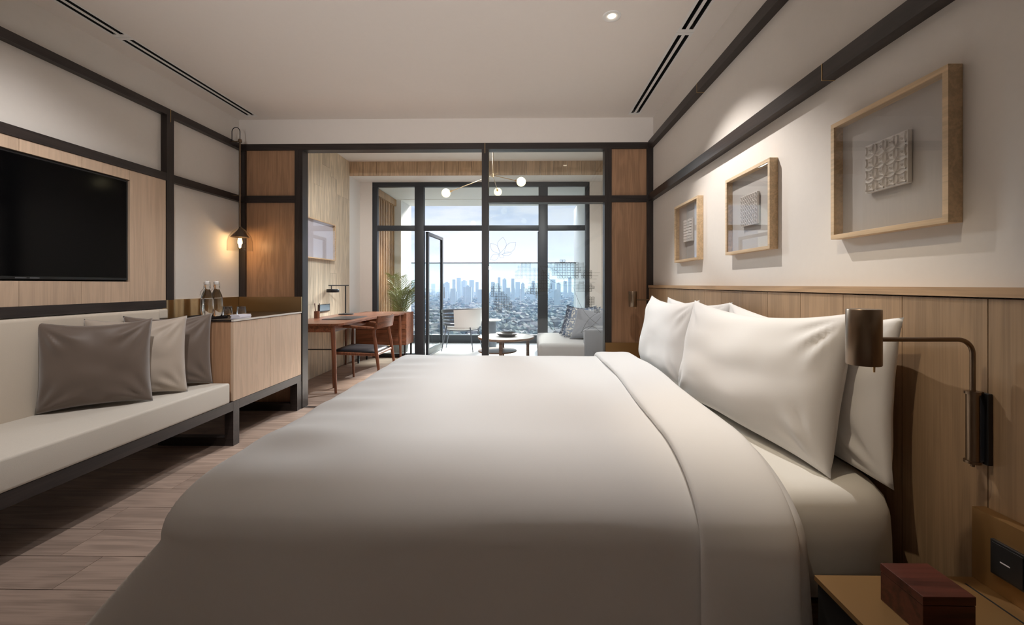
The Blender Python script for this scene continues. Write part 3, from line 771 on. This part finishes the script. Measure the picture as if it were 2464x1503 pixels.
light('pendant_light', 'POINT', (LXp, LYp, 1.52), 2.6, (1, .66, .34), shadow_soft_size=.02)

# ------------------------------------------------------------------ lounge beyond the partition
LX = -2.645; FW = 6.65; LZ = 2.97; SZ = 2.762; SY = 6.25
def lounge_left():
    m = MB(); y = 5.0-.21*5; rnd = random.Random(11)
    while y < SY-.01:
        y2 = min(y+.209, SY); z = 0
        while z < LZ:
            h = rnd.choice([.9, 1.3, 1.9, 2.4]); z2 = min(z+h, LZ); m.box(LX-.02, y+.0012, z+.0008, LX, y2-.0012, z2-.0008); z = z2
        y += .21
    S(m.build('wall_lounge_left', M['plankwall']))
    S(bx('wall_lounge_left_backing', M['dark'], None, LX-.14, P1, 0, LX-.0205, SY, 3.1))
    S(bx('wall_lounge_reveal', M['white'], None, LX-.14, SY+.0005, 0, LX, 6.95, 3.1))
lounge_left()
S(bx('ceiling_lounge', M['white'], None, LX-.14, P1+.03, LZ, RW+.12, 6.95, 3.12))
m = MB(); x = LX
while x < RW:
    m.box(x+.0012, SY, SZ, min(x+.2, RW)-.0012, SY+.02, LZ); x += .202
S(m.build('trim_12', M['plankwallx']))
S(bx('ceiling_window_soffit', M['white'], None, LX, SY+.0205, SZ, RW, 6.95, LZ-.001))
WX0, WX1, WT = -2.455, .968, 2.760
S(bx('wall_window_left', M['plaster'], None, LX, FW, 0, WX0, FW+.16, SZ))
S(bx('wall_window_right', M['plaster'], None, WX1, FW, 0, RW, FW+.16, SZ))
# window wall frame
wn = struct('window_1', (-.75, FW, 0)); Fm = M['frameblk']
def fr(n, *a): return MB().box(*a, bev=.003).build(n, Fm, wn, smooth=True)
fa, fb = FW+.01, FW+.075
k = FW/F
X = lambda px: (px-1270)*(FW+.01)/F
fr('frame_head', WX0, fa, 2.690, WX1, fb, WT); fr('frame_side', WX0, fa, 0, X(906), fb, 2.690); fr('frame_side', X(1408), fa, 0, WX1, fb, 2.690)
fr('mullion', X(997), fa-.01, 0, X(1019), fb+.02, 2.690); fr('mullion', X(1296), fa-.01, 0, X(1318), fb+.02, 2.690)
fr('transom', X(906), fa, 2.000, X(997), fb, 2.080); fr('transom', X(1019), fa, 2.000, X(1296), fb, 2.080); fr('transom', X(1318), fa, 2.000, X(1408), fb, 2.080)
fr('sill', X(906), fa, 0, X(997), fb, .06); fr('sill', X(1318), fa, 0, X(1408), fb, .06); fr('threshold', X(1019), fa, -.02, X(1296), fb, .012)
for a in ((906, 997, .06, 2.0), (1318, 1408, .06, 2.0), (906, 997, 2.08, 2.69), (1019, 1296, 2.08, 2.69), (1318, 1408, 2.08, 2.69)):
    MB().box(X(a[0]), FW+.04, a[2], X(a[1]), FW+.048, a[3]).build('pane', M['glass'], wn)
def leaf(name, x, ang, sgn):
    """door leaf hinged at (x, FW+.09) opening outwards over the balcony"""
    d = struct(name, (x, FW+.095, 0)); w = .885; ca, sa = math.cos(ang), math.sin(ang)
    ax = Vector((sgn*ca, sa, 0)); nn = Vector((-sa*sgn, ca, 0))*.022
    def seg(n, a, b_, z0, z1, m_=Fm, th=1.0):
        c_ = Vector((x, FW+.095, 0))+ax*(a+b_)/2; c_.z = (z0+z1)/2
        MB().obox(c_, ax*(b_-a)/2, nn*th, (0, 0, (z1-z0)/2)).build(n, m_, d)
    seg('stile', 0, .055, .015, 1.99); seg('stile', w-.055, w, .015, 1.99); seg('bottom_rail', .055, w-.055, .015, .11); seg('top_rail', .055, w-.055, 1.94, 1.99)
    seg('pane', .055, w-.055, .11, 1.94, M['glass'], .15)
    c_ = Vector((x, FW+.095, 0))+ax*(w-.03)
    MB().obox(c_-nn*2.2+Vector((0, 0, 1.0)), ax*.006, nn*.25, (0, 0, .10)).build('handle', M['chrome'], d)
leaf('door_1', X(1019)+.03, math.radians(86), 1); leaf('door_2', X(1296)+.01, math.radians(91.3), -1)
# balcony
BE = 8.42
S(bx('floor_balcony', M['terrace'], None, -3.6, FW+.02, -.25, 2.6, BE+.1, -.012))
S(bx('ceiling_balcony', M['white'], None, -3.6, FW+.165, 2.725, 2.6, 7.81, 3.12))
S(bx('ceiling_balcony_edge', M['white'], None, -3.6, 7.811, 2.715, 2.6, BE+.02, 3.12))
S(bx('wall_balcony_right', M['white'], None, .975, FW+.165, -.012, 1.5, 9.0, 2.72))
S(bx('wall_balcony_left', M['white'], None, -3.0, 7.84, -.012, -2.355, 8.52, 2.72))
S(bx('wall_balcony_screen_back', M['plaster'], None, -3.0, FW+.165, -.012, -2.58, 7.835, 2.60))
t = thing('slatted_screen', 'vertical brown wooden slat screen along the balcony side', 'screen', (-2.5, 7.3, 0))
for i in range(13):
    y = FW+.2+i*.086
    MB().box(-2.54, y, 0, -2.475, y+.038, 2.60).build('slat', M['slat'], t)
MB().box(-2.57, FW+.17, 2.601, -2.44, 7.835, 2.715).build('head_beam', M['slat'], t)
# glass balustrade
bl = thing('glass_balustrade', 'frameless glass balustrade on dark plinth along the balcony edge', 'railing', (-.7, BE, 0))
MB().box(-2.35, BE-.03, -.012, .97, BE+.09, .148).build('plinth', M['frameblk'], bl)
MB().box(-2.33, BE+.02, 1.572, .96, BE+.06, 1.588).build('top_rail', M['black'], bl)
for i in range(3):
    a = -2.33+i*1.098
    MB().box(a, BE+.033, .148, a+1.088, BE+.045, 1.572).build('glass_panel', M['glass_green'], bl)

# desk
dk = thing('desk', 'walnut writing desk with tapered legs along the lounge plank wall', 'desk', (-2.3, 5.2, 0)); ZD = .738
m = MB(); poly = [(-2.638, 4.40), (-2.05, 4.40), (-1.99, 4.42), (-1.965, 4.50), (-1.945, 5.2), (-1.90, 5.6), (-1.82, 5.92), (-1.785, 6.10), (-2.638, 6.10)]
m.prism(poly, ZD-.022, ZD); m.build('top', M['walnut'], dk)
MB().box(-2.60, 4.44, .645, -2.06, 4.465, ZD-.022).box(-2.08, 4.465, .645, -2.055, 5.35, ZD-.022).build('apron', M['walnut'], dk)
def tleg(x, y, fx, fy, parent, z1=.716, r1=.024, r0=.013):
    MB().tube([(fx, fy, 0), (x+(fx-x)*.4, y+(fy-y)*.4, z1*.6), (x, y, z1)], [r0, r1*.95, r1], 14).build('leg', M['walnutz'], parent, smooth=True)
tleg(-2.068, 4.462, -2.03, 4.455, dk); tleg(-2.60, 4.462, -2.62, 4.455, dk, r1=.018); tleg(-1.835, 6.03, -1.815, 6.04, dk); tleg(-2.60, 6.04, -2.62, 6.06, dk, r1=.018)
MB().tube([(-2.61, 4.455, .462), (-2.05, 4.455, .462)], .006, 8).build('stretcher', M['black'], dk, smooth=True)
ch = thing('drawer_chest', 'low walnut chest with two drawers under the far end of the desk', 'chest of drawers', (-2.1, 6.3, 0))
MB().box(-2.50, 6.12, .27, -1.76, 6.50, .733).build('body', M['walnutx'], ch)
MB().box(-2.485, 6.104, .505, -1.775, 6.119, .725).build('drawer', M['walnutx'], ch); MB().box(-2.485, 6.104, .28, -1.775, 6.119, .498).build('drawer', M['walnutx'], ch)
for x, y in ((-2.47, 6.15), (-1.79, 6.15), (-2.47, 6.47), (-1.79, 6.47)): MB().box(x-.012, y-.012, 0, x+.012, y+.012, .27).build('leg', M['black'], ch)
# armchair
cr = thing('desk_chair', 'walnut armchair with black leather seat drawn up to the desk', 'chair', (-1.92, 4.97, 0))
sx0, sx1, sy0, sy1 = -2.17, -1.70, 4.70, 5.22; wz = M['walnutz']
def ctube(n, pts, r, m_=None, seg=12): return MB().tube(pts, r, seg).build(n, m_ or wz, cr, smooth=True)
for y, s in ((sy0, -1), (sy1, 1)):
    ctube('leg', [(sx0+.01, y+s*.01, 0), (sx0, y, .42), (sx0+.005, y, .672)], [.012, .019, .014])
    ctube('leg', [(sx1+.07, y+s*.015, 0), (sx1+.01, y, .42), (sx1-.02, y-s*.01, .62), (sx1+.035, y-s*.03, .785)], [.012, .02, .018, .012])
    ctube('armrest', [(sx0-.03, y, .677), (sx0+.15, y+s*.008, .682), (sx1-.01, y-s*.008, .660)], [.013, .018, .014])
    ctube('side_rail', [(sx0, y, .385), (sx1+.01, y, .365)], .017)
ctube('front_rail', [(sx0, sy0, .385), (sx0, sy1, .385)], .017); ctube('rear_rail', [(sx1+.01, sy0, .365), (sx1+.01, sy1, .365)], .016)
m = MB(); cush = lambda u, v, s: Vector((sx0-.015+(sx1-sx0+.02)*u, sy0+.005+(sy1-sy0-.01)*v, .405-.02*u+s*(.03*((1-abs(2*u-1)**5)*(1-abs(2*v-1)**5))**.5)-.006*math.sin(PI*v)*math.sin(PI*u)))
m.grid(lambda u, v: cush(u, v, 1), 18, 18); m.grid(lambda u, v: cush(u, v, -1), 18, 18); bmesh.ops.remove_doubles(m.b, verts=m.b.verts, dist=.0005)
m.build('seat', M['seat_leather'], cr, smooth=True, auto=False)
m = MB()
def backr(u, v, s):
    y = sy0-.012+(sy1-sy0+.024)*u; x = sx1+.012+.070*math.sin(PI*u)+.02*(v); return Vector((x+s*.009, y, .665+.13*v-.012*(1-math.sin(PI*u))*(1-v)))
m.grid(lambda u, v: backr(u, v, 1), 24, 6); m.grid(lambda u, v: backr(u, v, -1), 24, 6)
for e in (0, 1):
    m.grid(lambda u, v: backr(e, u, 2*v-1), 6, 1); m.grid(lambda u, v: backr(u, e, 2*v-1), 24, 1)
bmesh.ops.remove_doubles(m.b, verts=m.b.verts, dist=.0003); m.build('backrest', M['walnut'], cr, smooth=True)
# desk lamp
dl = thing('desk_lamp', 'slim black desk lamp with drum shade on the walnut desk', 'desk lamp', (-2.49, 5.78, ZD))
lx, ly = -2.50, 5.78
MB().lathe([(0, 0), (.10, 0), (.10, .012), (.02, .02), (0, .02)], (lx+.01, ly, ZD+.0005), 32).build('base', M['black'], dl, smooth=True)
MB().tube([(lx, ly, ZD+.015), (lx, ly, 1.142)], .008, 12).build('pole', M['black'], dl, smooth=True)
MB().tube([(lx+.04, ly, 1.137), (lx-.02, ly-.12, 1.137), (lx-.09, ly-.30, 1.137)], .007, 10).build('arm', M['black'], dl, smooth=True)
MB().tube([(lx-.075, ly-.26, 1.137), (lx-.075, ly-.26, 1.09)], .006, 8).lathe([(0, 1.045), (.074, 1.045), (.078, 1.05), (.078, 1.085), (.074, 1.09), (0, 1.09)], (lx-.055, ly-.26), 36).build('lamp_shade', M['black'], dl, smooth=True)
# pencil cup and pencils
pc = thing('pencil_cup', 'small brown cylindrical cup holding pencils on the desk', 'cup', (-2.575, 5.14, ZD+.0005))
MB().lathe([(0, 0), (.033, 0), (.033, .085), (.029, .085), (.029, .006), (0, .006)], (-2.575, 5.14, ZD+.0005), 28).build('cup', M['walnutz'], pc, smooth=True)
for i, (dx, dy) in enumerate(((-.02, .01), (-.008, -.018), (.012, .014), (.02, -.006))):
    o = MB().tube([(-2.575+dx*.4, 5.14+dy*.4, ZD+.008), (-2.575+dx*1.7, 5.14+dy*1.7, ZD+.175)], .0036, 6).tube([(-2.575+dx*1.7, 5.14+dy*1.7, ZD+.175), (-2.575+dx*1.76, 5.14+dy*1.76, ZD+.183)], [.0036, .0008], 6).build('pencil', M['boxwood'])
    tag(o, 'thin reddish-brown pencil standing in the small desk cup', 'pencil', 'pencils in the desk cup')
tag(MB().box(-2.40, 4.90, ZD+.0005, -2.06, 5.42, ZD+.006, bev=.002).build('desk_pad', M['seat_leather'], smooth=True), 'black leather writing pad lying on the walnut desk', 'desk pad')
ws = thing('wall_socket', 'grey steel socket panel on plank wall above the desk', 'socket', (LX, 5.46, .81))
MB().box(LX+.0002, 5.30, .80, LX+.014, 5.60, .895, bev=.002).build('frame', M['black'], ws); MB().box(LX+.0142, 5.325, .812, LX+.018, 5.585, .885).build('plate', M['socket_blue'], ws)
for i in range(3): MB().lathe([(0, 0), (.018, 0), (.018, .001), (0, .001)], (0, 0, 0), 16).build('socket', M['dark'], ws).matrix_local = Matrix.Translation((.0185, -.09+i*.085, .038)) @ Matrix.Rotation(PI/2, 4, 'Y')
# lounge picture
lp = thing('framed_picture', 'wide pale framed picture under glass on the lounge plank wall', 'picture', (LX, 5.25, 1.47))
y0, y1, z0, z1 = 4.72, 5.72, 1.468, 1.958
MB().box(LX+.0005, y0, z0, LX+.04, y1, z0+.014).box(LX+.0005, y0, z1-.014, LX+.04, y1, z1).box(LX+.0005, y0, z0+.014, LX+.04, y0+.014, z1-.014).box(LX+.0005, y1-.014, z0+.014, LX+.04, y1, z1-.014).build('frame', M['frameoak'], lp)
MB().box(LX+.001, y0+.014, z0+.014, LX+.006, y1-.014, z1-.014).build('backing', M['paper'], lp)
MB().box(LX+.034, y0+.013, z0+.013, LX+.036, y1-.013, z1-.013).build('glass', M['picglass'], lp)
# chandelier
cd = thing('chandelier', 'three-armed ceiling lamp with lit opal glass balls in the lounge', 'ceiling light', (-.437, 5.3, LZ))
hub = Vector((-.437, 5.3, 2.515))
MB().tube([(hub.x, hub.y, LZ), hub], .006, 10).lathe([(0, 0), (.05, 0), (.05, -.02), (0, -.02)], (hub.x, hub.y, LZ), 28).lathe([(0, -.03), (.014, -.02), (.014, .02), (0, .03)], (hub.x, hub.y, hub.z), 16).build('rod', M['brass'], cd, smooth=True)
for p, r in (((-1.035, 5.35, 2.305), .056), ((-.08, 5.12, 2.388), .056), ((-.418, 5.92, 2.443), .056)):
    p = Vector(p); d = (p-hub).normalized(); e = p-d*r*.9
    a = MB().tube([hub-d*.06, e], .0045, 8).tube([e-d*.035, e+d*.006], .013, 12).build('arm', M['brass'], cd, smooth=True)
    MB().ball(p, r, 3).build('globe', M['opal'], a, smooth=True, auto=False)
# sofa
so = thing('sofa', 'grey chaise sofa with pale seat against the lounge side wall', 'sofa', (.6, 5.8, 0))
m = MB(); cushion_box(m, .135, 5.22, .16, .79, 6.42, .425, .05); m.build('seat_cushion', M['sofa'], so, smooth=True)
MB().box(.15, 5.24, .0, .79, 6.42, .158).build('base', M['sofaback'], so)
m = MB(); cushion_box(m, .695, 5.20, .0, 1.11, 5.32, .598, .02); m.build('armrest', M['sofaback'], so, smooth=True)
m = MB(); cushion_box(m, .86, 5.322, .05, 1.12, 6.42, .62, .03); m.build('backrest', M['sofaback'], so, smooth=True)
def printed(name, c1, c2, sc):
    m, nt, N, L, b = mat(name); tc = N.new('ShaderNodeTexCoord'); vo = N.new('ShaderNodeTexVoronoi'); vo.inputs['Scale'].default_value = sc; L.new(tc.outputs['Object'], vo.inputs['Vector'])
    rp = N.new('ShaderNodeValToRGB'); rp.color_ramp.elements[0].color = (*lin(c1), 1); rp.color_ramp.elements[1].color = (*lin(c2), 1); rp.color_ramp.elements[0].position = .35; rp.color_ramp.elements[1].position = .45
    L.new(vo.outputs['Distance'], rp.inputs[0]); L.new(rp.outputs[0], b.inputs['Base Color']); b.inputs['Roughness'].default_value = .9; return m
M['p1'] = printed('blue_print', (196, 200, 204), (92, 108, 132), 26); M['p2'] = printed('pale_print', (222, 218, 208), (138, 146, 160), 34); M['p3'] = printed('dark_print', (160, 166, 176), (66, 78, 98), 30)
CG = 'cushions piled on the sofa'
for i, (x, y, mt, lab, up_) in enumerate(((.76, 5.55, 'cush_grey', 'plain mid-grey sofa cushion nearest the partition glass', (.3, .25, 1)),
        (.70, 5.74, 'p2', 'pale patterned sofa cushion just behind the plain grey one', (.32, .2, 1)),
        (.68, 5.93, 'p1', 'blue-grey patterned sofa cushion, third from the partition glass', (.32, .15, 1)),
        (.66, 6.12, 'p3', 'dark patterned sofa cushion at the window end of the pile', (.3, .1, 1)))):
    pillow('sofa_cushion', M[mt], (x, y, .428), (1, -.35, 0), up_, .44, .44, .12, lab, 'cushion', CG, 10+i, n=24, wr=.004)
# coffee table
ct = thing('coffee_table', 'round coffee table with pale top, wooden rim and lower shelf', 'coffee table', (-.30, 5.87, 0)); tc_ = (-.30, 5.87)
MB().lathe([(0, .428), (.375, .428), (.375, .431), (0, .431)], tc_, 56).build('top_surface', M['white'], ct, smooth=True)
MB().lathe([(0, .398), (.37, .398), (.388, .406), (.390, .432), (.376, .432), (.376, .4275), (0, .4275)], tc_, 56).build('top_rim', M['tablewood'], ct, smooth=True)
MB().lathe([(0, .222), (.26, .222), (.268, .23), (.266, .243), (0, .243)], (-.42, 5.87), 48).build('shelf', M['tablewood'], ct, smooth=True)
for x, y in ((.0, 5.80), (-.36, 6.10), (-.36, 5.62), (-.60, 5.87)): MB().box(x-.022, y-.014, 0, x+.022, y+.014, .398, bev=.003).build('leg', M['tablewood'], ct)
tag(MB().lathe([(0, 0), (.10, 0), (.13, .02), (.16, .048), (.155, .05), (.12, .026), (.09, .012), (0, .012)], (-.285, 5.86, .4325), 40).build('bowl', M['stone'], smooth=True), 'shallow black bowl on the round coffee table', 'bowl')
# balcony furniture
bc = thing('balcony_chair', 'white woven tub chair with grey metal legs on the balcony', 'chair', (-1.15, 7.5, 0)); cx, cy = -1.17, 7.55
def shell(u, v, s):
    a = math.radians(182+u*260); r = .31+.035*v+.0*s; h = .41+.32*v*(.86+.14*math.cos((u-.5)*PI))
    return Vector((cx+(r+s*.008)*math.cos(a)*1.05, cy+(r+s*.008)*math.sin(a), h+.01*math.sin(v*22)*0))
m = MB()
for k_ in range(1):
    m.grid(lambda u, v: shell(.28+u*.72, v, 1), 36, 10); m.grid(lambda u, v: shell(.28+u*.72, v, -1), 36, 10)
    for e in (0, 1):
        m.grid(lambda u, v: shell(.28+.72*e, u, 2*v-1), 10, 1); m.grid(lambda u, v: shell(.28+.72*u, e, 2*v-1), 36, 1)
bmesh.ops.remove_doubles(m.b, verts=m.b.verts, dist=.0003); m.build('back_shell', M['white_weave'], bc, smooth=True)
m = MB()
for q in range(5):
    v0 = .08+q*.19; m.grid(lambda u, v: shell(u*.28, v0+v*.13, 1), 12, 1); m.grid(lambda u, v: shell(u*.28, v0+v*.13, -1), 12, 1)
m.build('strap', M['grey_metal'], bc, smooth=True)
MB().tube([shell(i/40, 1, 0) for i in range(41)], .011, 8).build('top_rail', M['grey_metal'], bc, smooth=True)
m = MB(); cush2 = MB(); cush2.lathe([(0, .36), (.27, .36), (.30, .38), (.30, .42), (.27, .44), (0, .445)], (cx, cy), 36); cush2.build('seat', M['white_weave'], bc, smooth=True)
MB().tube([(cx+.3*math.cos(a), cy+.3*math.sin(a), .355) for a in [2*PI*i/32 for i in range(33)]], .009, 8).build('seat_ring', M['grey_metal'], bc, smooth=True)
for a, fx in ((215, 0), (305, 0), (35, 0), (145, 0)):
    a = math.radians(a); MB().tube([(cx+.30*math.cos(a), cy+.30*math.sin(a), .43), (cx+.40*math.cos(a), cy+.36*math.sin(a), -.011)], [.011, .008], 10).build('leg', M['grey_metal'], bc, smooth=True)
stt = thing('side_table', 'small round white-topped side table on the balcony', 'side table', (-.70, 7.75, 0))
MB().lathe([(0, .49), (.21, .49), (.215, .498), (.21, .506), (0, .506)], (-.70, 7.75), 36).build('top', M['white_weave'], stt, smooth=True); MB().lathe([(0, -.012), (.13, -.012), (.12, .49), (0, .49)], (-.70, 7.75), 28).build('pedestal', M['grey_metal'], stt, smooth=True)
# palm
pm = thing('potted_palm', 'feathery green palm in planter on the balcony behind the left pane', 'plant', (-2.22, 7.30, 0))
MB().lathe([(0, -.012), (.14, -.012), (.18, .35), (.165, .35), (.15, .30), (0, .30)], (-2.22, 7.30), 32).build('planter', M['pot'], pm, smooth=True)
rnd = random.Random(21); lf = MB(); stm = MB()
for f in range(34):
    a = rnd.uniform(0, 2*PI); rch = rnd.uniform(.10, .38); h = rnd.uniform(.70, 1.15)
    if f % 2 == 0: a = rnd.uniform(-.8, .5); rch = rnd.uniform(.3, .62); h = rnd.uniform(.7, 1.1)
    b0 = Vector((-2.22+rnd.uniform(-.05, .05), 7.3+rnd.uniform(-.05, .05), .3)); d = Vector((math.cos(a), math.sin(a)*.7, 0))
    if d.x < 0: d.x *= .5
    pts = []
    for i in range(15):
        t_ = i/14; pts.append(b0+d*rch*(t_**1.8)+Vector((0, 0, h*(1.45*t_-.60*t_**3))))
    stm.tube(pts, [.006*(1-i/16) for i in range(15)], 5)
    for i in range(4, 15):
        for s_ in (-1, 1):
            for half in (0, .5):
                ii = min(13, i-1); p = pts[ii].lerp(pts[ii+1], half); tan = (pts[ii+1]-pts[ii]).normalized()
                side = tan.cross(Vector((d.y, -d.x, .2))).normalized() if rnd.random() < .0 else Vector((-d.y, d.x, 0))
                ln = .19*math.sin(PI*min(1, (i-2)/13))+.05
                q = p+(side*s_*.75+tan*.65+Vector((0, 0, -.18))).normalized()*ln; wv = tan*.0055
                mid = p.lerp(q, .45)+Vector((0, 0, .012))
                v_ = [lf.b.verts.new(x_) for x_ in (p, mid+wv, q, mid-wv)]; lf.b.faces.new(v_)
stm.build('stems', M['stem'], pm, smooth=True); o = lf.build('leaves', M['leaf'], pm); o['kind'] = 'stuff'

# ------------------------------------------------------------------ the city below
GZ = -95.0
def citymat(name, rgb, sc=.03):
    m, nt, N, L, b = mat(name); c = lin(rgb); geo = N.new('ShaderNodeNewGeometry'); hv = N.new('ShaderNodeHueSaturation'); mr = N.new('ShaderNodeMapRange')
    mr.inputs[3].default_value = .35; mr.inputs[4].default_value = 2.0; hv.inputs['Color'].default_value = (*c, 1)
    L.new(geo.outputs['Random Per Island'], mr.inputs[0]); L.new(mr.outputs[0], hv.inputs['Value']); L.new(hv.outputs[0], b.inputs['Base Color']); b.inputs['Roughness'].default_value = .9; return m
M['roof'] = citymat('house_roofs', (74, 66, 64)); M['tree'] = citymat('tree_crowns', (24, 31, 28)); M['ground'] = plain('city_ground', (38, 43, 42), .95, var=.4, bscale=.01)
def tower_mat():
    m, nt, N, L, b = mat('tower_facade'); tc = N.new('ShaderNodeTexCoord'); br = N.new('ShaderNodeTexBrick'); mp = N.new('ShaderNodeMapping'); mp.inputs['Rotation'].default_value = (PI/2, 0, 0)
    L.new(tc.outputs['Object'], mp.inputs[0]); L.new(mp.outputs[0], br.inputs['Vector']); br.inputs['Scale'].default_value = 1; br.offset = 0
    br.inputs['Brick Width'].default_value = 4.5; br.inputs['Row Height'].default_value = 3.6; br.inputs['Mortar Size'].default_value = 1.0
    br.inputs['Color1'].default_value = (.07, .09, .12, 1); br.inputs['Color2'].default_value = (.1, .13, .17, 1); br.inputs['Mortar'].default_value = (.3, .3, .3, 1)
    L.new(br.outputs[0], b.inputs['Base Color']); b.inputs['Roughness'].default_value = .5; return m
M['tower'] = tower_mat(); M['hill'] = plain('wooded_hills', (70, 84, 74), .95, var=.3, bscale=.004)
m = MB(); v_ = [m.b.verts.new(p) for p in ((-16000, 60, GZ), (16000, 60, GZ), (16000, 22000, GZ), (-16000, 22000, GZ))]; m.b.faces.new(v_); g_ = m.build('ground', M['ground']); S(g_)
m = MB()
def hill(u, v):
    x = -9000+15000*u; y = 11500+2500*v; h = (noise.noise(Vector((u*4.2, 0, 1)))*.5+.5)*170+(noise.noise(Vector((u*17, 0, 5))))*45+175
    return Vector((x, y, GZ+h*math.sin(PI*min(1, v*1.0))**.6))
m.grid(hill, 160, 10); S(m.build('hills', M['hill'], smooth=True, auto=False))
rnd = random.Random(77)
class Mass:
    """plain vertex and face lists, for the uncountable far things"""
    def __init__(s): s.v = []; s.f = []
    def build(s, name, m_, loc=(0, 0, 0)):
        me = bpy.data.meshes.new(name); me.from_pydata([Vector(p)-Vector(loc) for p in s.v], [], s.f); me.materials.append(m_)
        o = bpy.data.objects.new(name, me); o.location = loc; COL.objects.link(o); return o
def house(m, x, y, w, d, h, a):
    ca, sa = math.cos(a), math.sin(a); n = len(m.v)
    def T(px, py, z): m.v.append((x+px*ca-py*sa, y+px*sa+py*ca, GZ+z))
    for z in (0, h):
        for px, py in ((-w, -d), (w, -d), (w, d), (-w, d)): T(px, py, z)
    T(-w, 0, h+d*.5); T(w, 0, h+d*.5)
    m.f += [tuple(n+k for k in q) for q in ((0, 1, 5, 4), (1, 2, 6, 5), (2, 3, 7, 6), (3, 0, 4, 7), (4, 5, 9, 8), (7, 8, 9, 6), (4, 8, 7), (5, 6, 9))]
# nearest houses one by one
hm = Mass(); house(hm, 0, 0, 8, 5.5, 6, 0); h0 = hm.build('house', M['roof'], (0, 0, GZ))
tag(h0, 'low pitched-roof house among trees far below the balcony', 'house', 'low houses in the city below')
first = True
for i in range(150):
    y = rnd.uniform(640, 1150); x = y*rnd.uniform(-.42, .22); o = h0 if first else h0.copy()
    if not first: COL.objects.link(o)
    first = False; o.location = (x, y, GZ); o.rotation_euler = (0, 0, rnd.uniform(0, PI)); s_ = rnd.uniform(.7, 1.5); o.scale = (s_, s_, rnd.uniform(.8, 1.6))
m = Mass()
for i in range(3600):
    y = 560+ (rnd.random()**1.4)*4200; x = y*rnd.uniform(-.6, .42)
    if y < 1150 and rnd.random() < .5: continue
    house(m, x, y, rnd.uniform(5, 14), rnd.uniform(4, 9), rnd.uniform(4, 16), rnd.uniform(0, PI))
o = m.build('distant_houses', M['roof']); tag(o, 'hazy carpet of countless small roofs spreading to the horizon', 'city', kind='stuff')
m = Mass(); tb = bmesh.new(); bmesh.ops.create_icosphere(tb, subdivisions=1, radius=1); TV = [v.co.copy() for v in tb.verts]; TF = [tuple(v.index for v in f.verts) for f in tb.faces]; tb.free()
for i in range(5200):
    y = 540+(rnd.random()**1.3)*3200; x = y*rnd.uniform(-.6, .42); r = rnd.uniform(5, 14)
    n = len(m.v); m.v += [(x+q.x*r, y+q.y*r, GZ+r*.5+q.z*r*.75) for q in TV]; m.f += [tuple(n+k for k in q) for q in TF]
o = m.build('city_trees', M['tree']); tag(o, 'dark green tree crowns scattered between the distant houses', 'trees', kind='stuff')
# towers of the skyline one by one
specs = [(1075, 680, 20, 2600), (1092, 672, 12, 2500), (1104, 668, 16, 2700), (1117, 676, 22, 3000), (1135, 673, 18, 2800), (1148, 678, 12, 2600), (1066, 684, 14, 2400), (1186, 678, 14, 2500), (1201, 667, 10, 2600), (1214, 672, 15, 2800), (1234, 670, 12, 2300), (1246, 678, 18, 2900), (1258, 682, 14, 2500),
         (1283, 676, 12, 2600), (1330, 672, 20, 2900), (1344, 682, 16, 2500), (1360, 676, 14, 3000), (1371, 667, 12, 2800), (1390, 678, 14, 2600), (985, 676, 12, 2700), (970, 684, 16, 2500), (940, 678, 16, 2900), (1028, 676, 12, 2600), (1042, 682, 14, 2800), (1125, 690, 30, 1900), (1090, 694, 20, 1800), (1222, 692, 18, 1900), (1340, 698, 22, 1800), (1390, 700, 20, 1900), (1155, 696, 20, 1900)]
for i in range(26): specs.append((rnd.uniform(880, 1450), rnd.uniform(686, 704), rnd.uniform(9, 22), rnd.uniform(1700, 3300)))
for i, (px, py, w, d) in enumerate(specs):
    x = (px-1270)*d/F; top = 1.15-(py-684)*d/F; wd = w*d/F/2*(.62 if i < 30 else .5); hh = top-GZ
    m = MB().box(x-wd, d-wd*.7, GZ, x+wd, d+wd*.7, top)
    if i % 3 == 0: m.box(x-wd*.5, d-wd*.4, top, x+wd*.5, d+wd*.4, top+hh*.06)
    if i % 4 == 1: m.box(x-wd*.06, d-wd*.06, top, x+wd*.06, d+wd*.06, top+hh*.09)
    o = m.build('tower', M['tower'])
    tag(o, 'hazy high-rise tower standing on the distant skyline', 'tower', 'high-rise towers on the skyline')
# haze over the city
def haze():
    m, nt, N, L, b = mat('haze'); N.remove(b); vs_ = N.new('ShaderNodeVolumeScatter'); vs_.inputs['Color'].default_value = (.46, .64, 1, 1); vs_.inputs['Density'].default_value = .00011; vs_.inputs['Anisotropy'].default_value = .1
    L.new(vs_.outputs[0], N['Material Output'].inputs['Volume'])
    o = MB().box(-14000, 250, GZ-1, 14000, 11300, 260).build('haze', m); tag(o, 'blue haze lying over the distant city', 'haze', kind='stuff')
haze()
